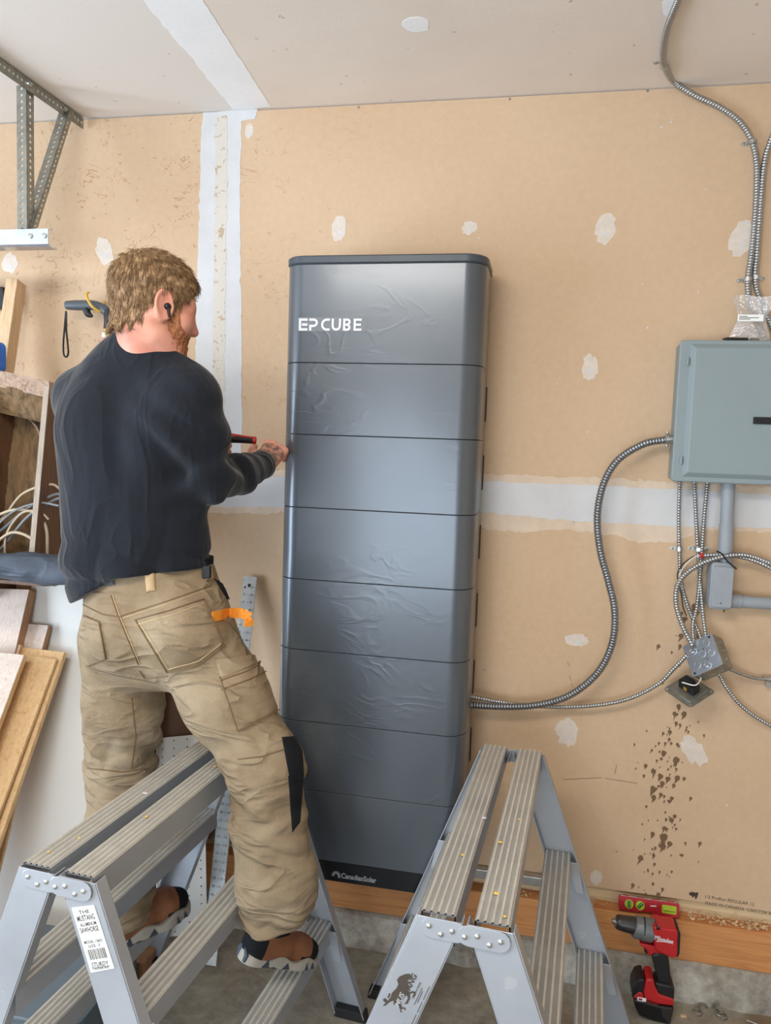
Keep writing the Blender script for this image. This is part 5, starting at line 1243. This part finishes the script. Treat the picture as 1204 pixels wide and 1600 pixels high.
# ---- body under the clothes, joined with head and hands into one figure
def inner(P):
    Q = squash(P, J['chest'], 1.5)
    d = chain(Q, [at(240, 975, -.615), J['waist'], J['chest'], at(222, 612, -.66)], [.145, .14, .145, .10], .05)
    d = smin(d, rc(P, J['shL'], J['shR'], .05, .05), .06)
    d = smin(d, rc(P, at(225, 600, -.66), J['neck'], .06, .055), .04)
    for s_, e, w_ in (('shR', 'elR', 'wrR'), ('shL', 'elL', 'wrL')): d = smin(d, chain(P, [J[s_], J[e], J[w_]], [.045, .038, .028], .02), .03)
    for s_, e, w_ in (('hipR', 'knR', 'anR'), ('hipL', 'knL', 'anL')): d = smin(d, chain(P, [J[s_], J[e], J[w_] + V(0, 0, .03)], [.08, .055, .035], .02), .03)
    return d
Pi, Fi = sdf_mesh(inner, (-1.38, -.86, .24), (-.50, -.26, 2.05), .014)
def merge(parts):
    P, F, o = [], [], 0
    for p, f in parts: P.append(p); F.append(f + o); o += len(p)
    return np.concatenate(P), np.concatenate(F)
PB, FB = merge([(Ph, Fh), (PrR, FrR), (PrL, FrL), (Pi, Fi)])
# tattoo on the back of the right hand
fc = PB[FB].mean(1); tat = (np.linalg.norm(fc - (KR[1] + WR) / 2 - V(.01, -.01, .012), axis=1) < .042) & (((fc - (KR[1] + WR) / 2) @ unit(Nr)) > -.004)
person = np_mesh('person', PB, FB, None, None, mats=['skin', 'tattooed_skin'], fm=tat.astype(int))
tag(person, 'man in dark long-sleeved shirt and tan work pants working on the cabinet', 'person')
np_mesh('pants', Pp, Fp, 'canvas_tan', person)
np_mesh('shirt', Ps, Fs, 'shirt_navy', person)
hair = np_mesh('hair', Pa, Fa, 'hair', person); np_mesh('beard', Pb, Fb, 'beard', person)
# loose strands over the hair
vn = np.zeros((len(Pa), 3)); hair.data.vertex_normals.foreach_get('vector', vn.ravel()) if False else None
nrm = np.array([tuple(n.vector) for n in hair.data.vertex_normals])
La = (Pa - HC) @ HM; crown = V(-.055, .01, .112); mb = MB(); pick = rng.choice(len(Pa), 9000, replace=True); SV, SF = [], []
for i in pick:
    l = La[i]; n = nrm[i] @ HM
    if cran(l[None])[0] < .002 and l[2] < .0: continue
    fl = l - crown; fl = fl + V(.03 * (l[2] > .06), 0, -.02 - 1.2 * max(0, .09 - l[2])) + rng.normal(0, .010, 3); fl = unit(fl - n * (fl @ n)); ln = rng.uniform(.016, .034) * (1 if l[2] > .03 else .75)
    if l[0] > .05 and l[2] > .03: ln *= .75
    sdv = unit(np.cross(n, fl)) * rng.uniform(.0005, .0010); p0 = l - n * .001; bend = rng.normal(0, .003, 3)
    p1 = p0 + fl * ln * .5 + n * rng.uniform(.0012, .0035) + bend * .3; p2 = p0 + fl * ln + n * rng.uniform(.0, .0035) + bend
    o = len(SV); SV += [p0 - sdv, p0 + sdv, p0 + n * .0008, p1 - sdv * .8, p1 + sdv * .8, p1 + n * .0008, p2]
    SF += [(o, o + 3, o + 4), (o, o + 4, o + 1), (o + 1, o + 4, o + 5), (o + 1, o + 5, o + 2), (o + 2, o + 5, o + 3), (o + 2, o + 3, o), (o + 3, o + 6, o + 4), (o + 4, o + 6, o + 5), (o + 5, o + 6, o + 3)]
st2 = np_mesh('hair_strands', HC + np.array(SV) @ HM.T, np.array(SF), 'hair', hair); st2['kind'] = 'stuff'
# earbud
eb = HC + HM @ V(.004, .083, -.006); MB().lathe([(-.008, .006), (0, .0085), (.006, .008), (.009, .004)], eb, HR, 14).tube([eb + HR * .005, eb + HM @ V(.010, .006, -.024)], .0038, 8).build('earbud', 'black_gloss', person, smooth=50)

# ---- things sewn on, laid on the cloth surface
bvp = BVHTree.FromPolygons([tuple(p) for p in Pp], [tuple(f) for f in Fp]); bvs = BVHTree.FromPolygons([tuple(p) for p in Ps], [tuple(f) for f in Fs])
def hit(bv, px, py):
    r = unit(_R @ np.array([(px - 602.0) / FPX, (py - 800.0) / FPX, 1.0])); loc, n, _, _ = bv.ray_cast(Vector(CAM), Vector(r))
    return (None, None) if loc is None else (np.array(loc), np.array(n))
def drape(name, quad, bv, mat, th, nu=14, nv=14, parent=None, rim=.6):
    """a patch of cloth with four corners given where they are seen, laid on the surface with its own thickness"""
    q = [np.array(c, float) for c in quad]; G, Nn, ok = [], [], []
    for j in range(nv + 1):
        for i in range(nu + 1):
            u, v = i / nu, j / nv; p = (q[0] * (1 - u) + q[1] * u) * (1 - v) + (q[3] * (1 - u) + q[2] * u) * v; a, n = hit(bv, *p)
            if a is None: G.append(None); Nn.append(None)
            else:
                if n @ (CAM - a) < 0: n = -n
                G.append(a); Nn.append(n)
    w_ = nu + 1; mb = MB(); idt, idb = {}, {}
    for k, (a, n) in enumerate(zip(G, Nn)):
        if a is None: continue
        e = (k % w_ in (0, nu)) or (k // w_ in (0, nv)); idt[k] = len(mb.v); mb.v.append(tuple(a + n * th * (rim if e else 1))); idb[k] = len(mb.v); mb.v.append(tuple(a - n * .002))
    for j in range(nv):
        for i in range(nu):
            k = j * w_ + i; f = [k, k + 1, k + w_ + 1, k + w_]
            if any(x_ not in idt for x_ in f): continue
            if max(np.linalg.norm(G[f[a]] - G[f[a - 1]]) for a in range(4)) > .05: continue
            mb.f.append(tuple(idt[x_] for x_ in f))
            for a in range(4):
                e0, e1 = f[a], f[(a + 1) % 4]; oj = (a == 0 and j == 0) or (a == 2 and j == nv - 1) or (a == 1 and i == nu - 1) or (a == 3 and i == 0)
                if oj: mb.f.append((idt[e0], idb[e0], idb[e1], idt[e1]))
    return mb.build(name, mat, parent or person, smooth=70) if mb.f else None
def stitch(name, pts, bv, mat, wd=.0022, off=.0009):
    P = []
    for (x0_, y0_), (x1_, y1_) in zip(pts, pts[1:]):
        n = max(2, int(math.hypot(x1_ - x0_, y1_ - y0_) / 4))
        for k in range(n + 1):
            a, nn = hit(bv, x0_ + (x1_ - x0_) * k / n, y0_ + (y1_ - y0_) * k / n)
            if a is not None and (not P or .001 < np.linalg.norm(P[-1] - a) < .04): P.append(a + nn * off * (1 if nn @ (CAM - a) > 0 else -1))
    if len(P) > 2: return MB().tube(np.array(P), wd * .5, 6).build(name, mat, person, smooth=70)
drape('back_pocket', [(212, 968), (318, 937), (350, 1008), (262, 1050)], bvp, 'canvas_tan', .0035)
drape('back_pocket', [(131, 962), (156, 972), (166, 1028), (137, 1040)], bvp, 'canvas_tan', .0035)
drape('thigh_pocket', [(343, 1057), (408, 1030), (437, 1108), (371, 1141)], bvp, 'canvas_tan', .006)
drape('pocket_flap', [(335, 1030), (404, 1024), (409, 1036), (346, 1062)], bvp, 'canvas_tan', .008)
drape('side_pocket_lining', [(335, 905), (350, 915), (379, 958), (366, 955)], bvp, 'black_cordura', .006)
drape('knee_pad', [(440, 1152), (470, 1150), (474, 1210), (452, 1215)], bvp, 'black_cordura', .003)
drape('knee_pad', [(450, 1212), (474, 1208), (468, 1285), (456, 1300)], bvp, 'black_cordura', .003)
for pts in ([(173, 930), (184, 962), (200, 1000), (216, 1038)], [(190, 962), (260, 940), (330, 915)], [(130, 945), (160, 960), (190, 964)], [(218, 1048), (226, 1060), (262, 1056)], [(205, 1090), (212, 1150), (205, 1200)], [(136, 1200), (190, 1206), (232, 1200)], [(372, 1186), (410, 1182), (446, 1170)],):
    stitch('seam', pts, bvp, 'seam_dark', .0030)
for pts in ([(212, 968), (238, 1010), (262, 1050)], [(262, 1050), (310, 1038), (350, 1008)], [(318, 937), (332, 972), (350, 1008)], [(212, 969), (265, 955), (318, 937)], [(131, 962), (156, 972)], [(156, 972), (166, 1028), (137, 1040)]):
    stitch('pocket_seam', pts, bvp, 'seam_dark', .0030, .0040)
for pts in ([(343, 1058), (357, 1100), (371, 1141)], [(371, 1141), (404, 1126), (437, 1108)], [(345, 1064), (380, 1052), (410, 1036)], [(346, 1078), (384, 1064), (416, 1049)]):
    stitch('pocket_seam', pts, bvp, 'seam_dark', .0030, .0068)
for pts in ([(176, 930), (187, 962), (203, 1000), (219, 1038)], [(192, 966), (262, 944), (332, 919)], ):
    stitch('topstitching', pts, bvp, 'stitch', .0018)
for pts in ([(218, 971), (243, 1008), (264, 1044)], [(264, 1044), (310, 1032), (344, 1006)], [(216, 976), (268, 962), (318, 944)]):
    stitch('topstitching', pts, bvp, 'stitch', .0018, .0040)
drape('belt_loop', [(226, 894), (241, 892), (243, 923), (230, 925)], bvp, 'canvas_pale', .008, 4, 8)
drape('belt_loop', [(318, 890), (329, 888), (331, 904), (320, 907)], bvp, 'canvas_pale', .008, 4, 8)
drape('belt_label', [(160, 902), (178, 899), (179, 914), (162, 916)], bvp, 'tool_grey', .006, 6, 6)
drape('belt_label', [(164, 905), (174, 903), (175, 910), (165, 912)], bvp, 'red_plastic', .007, 4, 4)
# belt: dark band above the waistband
bl = at(236, 893, -.62); mb = MB(); ring = []
for k in range(48):
    a = 2 * math.pi * k / 48; ring.append(bl + BR * .166 * math.cos(a) + BF * .120 * math.sin(a) + V(0, 0, .10 * .166 * math.cos(a)))
V_ = [p + V(0, 0, dz) for p in ring for dz in (-.02, .028)]; V_ += [p + (bl - p) * .06 + V(0, 0, dz) for p in ring for dz in (-.02, .028)]
F_ = []
for k in range(48):
    a, b = 2 * k, 2 * ((k + 1) % 48); F_ += [(a, b, b + 1, a + 1), (96 + a + 1, 96 + b + 1, 96 + b, 96 + a), (a + 1, b + 1, 96 + b + 1, 96 + a + 1), (a, 96 + a, 96 + b, b)]
MB().add(V_, F_).build('belt', 'black_cordura', person, smooth=60)
h_, n_ = hit(bvp, 318, 895)
if h_ is not None: MB().rbox(h_ + n_ * .012, (.022, .014, .034), .005).build('belt_clip', 'black_plastic', person, smooth=35, bevel=.002)
# orange hammer loop
pa = [(331, 964), (345, 961), (360, 958), (375, 958), (388, 963), (388, 978)]; L3 = []
for i, p in enumerate(pa):
    a, n = hit(bvp, min(p[0], 372), p[1]); a = a if a is not None else at(p[0], p[1], -.66)
    b = at(p[0], p[1], a[1]); L3.append(b + unit(CAM - b) * (.006 if i in (0,) else .016))
L3 = catmull(L3, .008); mb = MB()
for a, b in zip(L3, L3[1:]): mb.beam(a, b + (b - a) * .15, .026, .003, V(0, -.1, 1))
mb.build('hammer_loop', 'orange_web', person)
# collar rib of the shirt
ck = at(226, 531, -.70); mb = MB(); rp = []
for k in range(40):
    a = 2 * math.pi * k / 40; p = at(232, 531, -.665) + V(.005, .012, 0) + V(math.cos(a), math.sin(a), 0) * .0635; n = unit(V(.30, .50, 1)); p = p - V(0, 0, 1) * (((p - ck) @ n) / n[2] + .004); rp.append(p)
MB().tube(np.array(rp + rp[:1]), .0065, 8, cap=False).build('collar', 'shirt_navy', person, smooth=70)

# ---- boots: local axes f (toe), s (side), z (up)
def boot_fields(L):
    """upper and sole distance fields in boot coordinates, heel at origin, toe at x = .30"""
    up_ = smin(chain(L, [V(.045, 0, .055), V(.13, 0, .052), V(.215, 0, .045), V(.262, 0, .042)], [.040, .043, .044, .034], .03), chain(L, [V(.055, 0, .05), V(.062, 0, .11), V(.070, 0, .165)], [.042, .043, .046], .03), .05)
    up_ = smax(up_, .022 - L[..., 2], .004)
    w_ = .036 + .010 * np.clip((L[..., 0] - .06) / .12, 0, 1) - .004
    x = L[..., 0]; flat = np.stack([x, L[..., 1], 0 * x], -1); pl_ = chain(flat, [V(.045, 0, 0), V(.12, 0, 0), V(.20, 0, 0), V(.258, 0, 0)], [.040, .040, .047, .038], .03)
    top = .034 + .008 * np.sin(x * 62) + .022 * np.exp(-((x - .0) / .035) ** 2)
    sole = smax(smax(pl_ - .006, L[..., 2] - top, .006), .0 - L[..., 2] + .006 * np.exp(-((x - .10) / .025) ** 2), .004)
    return up_, sole
def make_boot(heel, toe_dir, pitch, label, size=1.0):
    f = unit(V(toe_dir[0], toe_dir[1], 0)); f = f * math.cos(pitch) + V(0, 0, math.sin(pitch)); s_ = unit(np.cross((0, 0, 1), f)); u_ = np.cross(f, s_); M = np.stack([f, s_, u_], 1)
    lo, hi = V(-.02, -.075, -.012), V(.33, .075, .235)
    Pu, Fu = sdf_mesh(lambda P: boot_fields(P)[0], lo, hi, .0042); Pso, Fso = sdf_mesh(lambda P: boot_fields(P)[1], lo, hi, .0036)
    W_ = lambda P: np.asarray(heel) + size * (np.asarray(P) @ M.T)
    c = Pu[Fu].mean(1); toe = (c[:, 0] > .235 + .25 * np.maximum(c[:, 2] - .03, 0)) | ((c[:, 0] > .20) & (c[:, 2] < .045)); cuff = c[:, 2] > .098; back = (c[:, 0] < .05) & (c[:, 2] < .09)
    b = np_mesh('boot', W_(Pu), Fu, None, person, mats=['boot_leather', 'black_cordura'], fm=(toe | cuff | back).astype(int)); b['label'] = label
    so = np_mesh('sole', W_(Pso), Fso, 'boot_sole', None); so.parent = b; so.matrix_parent_inverse = Matrix.Identity(4)
    def Bp(mb, name, mat): o = mb.build(name, mat, None, smooth=60); o.parent = b; o.matrix_parent_inverse = Matrix.Identity(4)
    for sd_ in (-1, 1):
        for x, h in ((.075, .024), (.112, .022), (.150, .020), (.188, .022), (.226, .024), (.258, .022)):
            y = sd_ * (.047 + .008 * np.clip((x - .06) / .10, 0, 1) - (.010 if x > .25 else 0) - .0035)
            q = [V(x - .015, y, .004), V(x + .015, y, .004), V(x + .002, y, .004 + h)]; q2 = [p + V(0, sd_ * .004, 0) for p in q]
            Bp(MB().add(W_(q + q2), [(0, 1, 2), (5, 4, 3), (0, 3, 4, 1), (1, 4, 5, 2), (2, 5, 3, 0)]), 'lug', 'boot_lug')
    hp2 = [V(-.0025, y, z) for y, z in ((-.026, .006), (.026, .006), (.030, .03), (.018, .046), (-.018, .046), (-.030, .03))]; Bp(MB().add(W_([p + V(.004 if abs(p[1]) > .02 else 0, 0, 0) for p in hp2] + [p + V(.02, 0, 0) for p in hp2]), [(0, 1, 2, 3, 4, 5)] + [(i, (i + 1) % 6, 6 + (i + 1) % 6, 6 + i) for i in range(6)]), 'heel_patch', 'boot_lug')
    for i in range(5):
        x = .118 + .020 * i; z = .112 - .011 * i - .004
        Bp(MB().tube(W_([V(x, -.028, z - .012), V(x + .006, -.012, z + .002), V(x + .012 * (1 if i % 2 else -.2), .012, z + .002), V(x, .028, z - .012)]), .0022, 6), 'lace', 'rubber')
    return b
bd = unit(V(.676, .736, 0)); bt_ = on_floor(484, 1500, .286)
make_boot(bt_ - bd * .235 * math.cos(.40) + V(0, 0, .235 * math.sin(.40) - .008), bd, -.40, 'right boot, heel lifted off the rung', .82)
make_boot(V(-1.145, -.66, .284), (.50, .86), 0, 'left boot, flat on the rung')

# ------------------------------------------------------------------ the driver in his hands
sv = tag(empty('screwdriver', s0), 'red and black screwdriver handle held between the man\'s hands', 'screwdriver')
Ls = np.linalg.norm(s1 - s0)
MB().lathe([(0, .010), (.01, .014), (.04, .0146), (.065, .0128), (.09, .0110), (Ls - .012, .0106)], s0, sd, 16).build('handle', 'black_plastic', sv, smooth=40)
MB().lathe([(Ls - .012, .0106), (Ls - .010, .0116), (Ls - .002, .0116), (Ls, .009)], s0, sd, 16).build('butt', 'red_plastic', sv, smooth=40)
up2 = unit(V(0, 0, 1) - sd * sd[2]); tow = unit(np.cross(sd, up2)); tow = tow if tow[1] < 0 else -tow
rg_ = [(.012, .0148), (.04, .0152), (.062, .0136), (.085, .0118), (Ls - .014, .0112)]; V_, F_ = [], []; m = 7
for hgt, r in rg_:
    wdt = 1.25 if hgt < .06 else .55
    for k in range(m): a = 1.05 + (k / (m - 1) - .5) * 2 * wdt * .8; V_.append(s0 + sd * hgt + (tow * math.cos(a) + up2 * math.sin(a)) * r)
F_ = [(i * m + k, i * m + k + 1, (i + 1) * m + k + 1, (i + 1) * m + k) for i in range(len(rg_) - 1) for k in range(m - 1)]
MB().add(V_, F_).build('grip_inlay', 'red_plastic', sv, smooth=60)
MB().tube([s0, s0 - sd * .11], .0035, 10).build('shank', 'galv', sv, smooth=50)
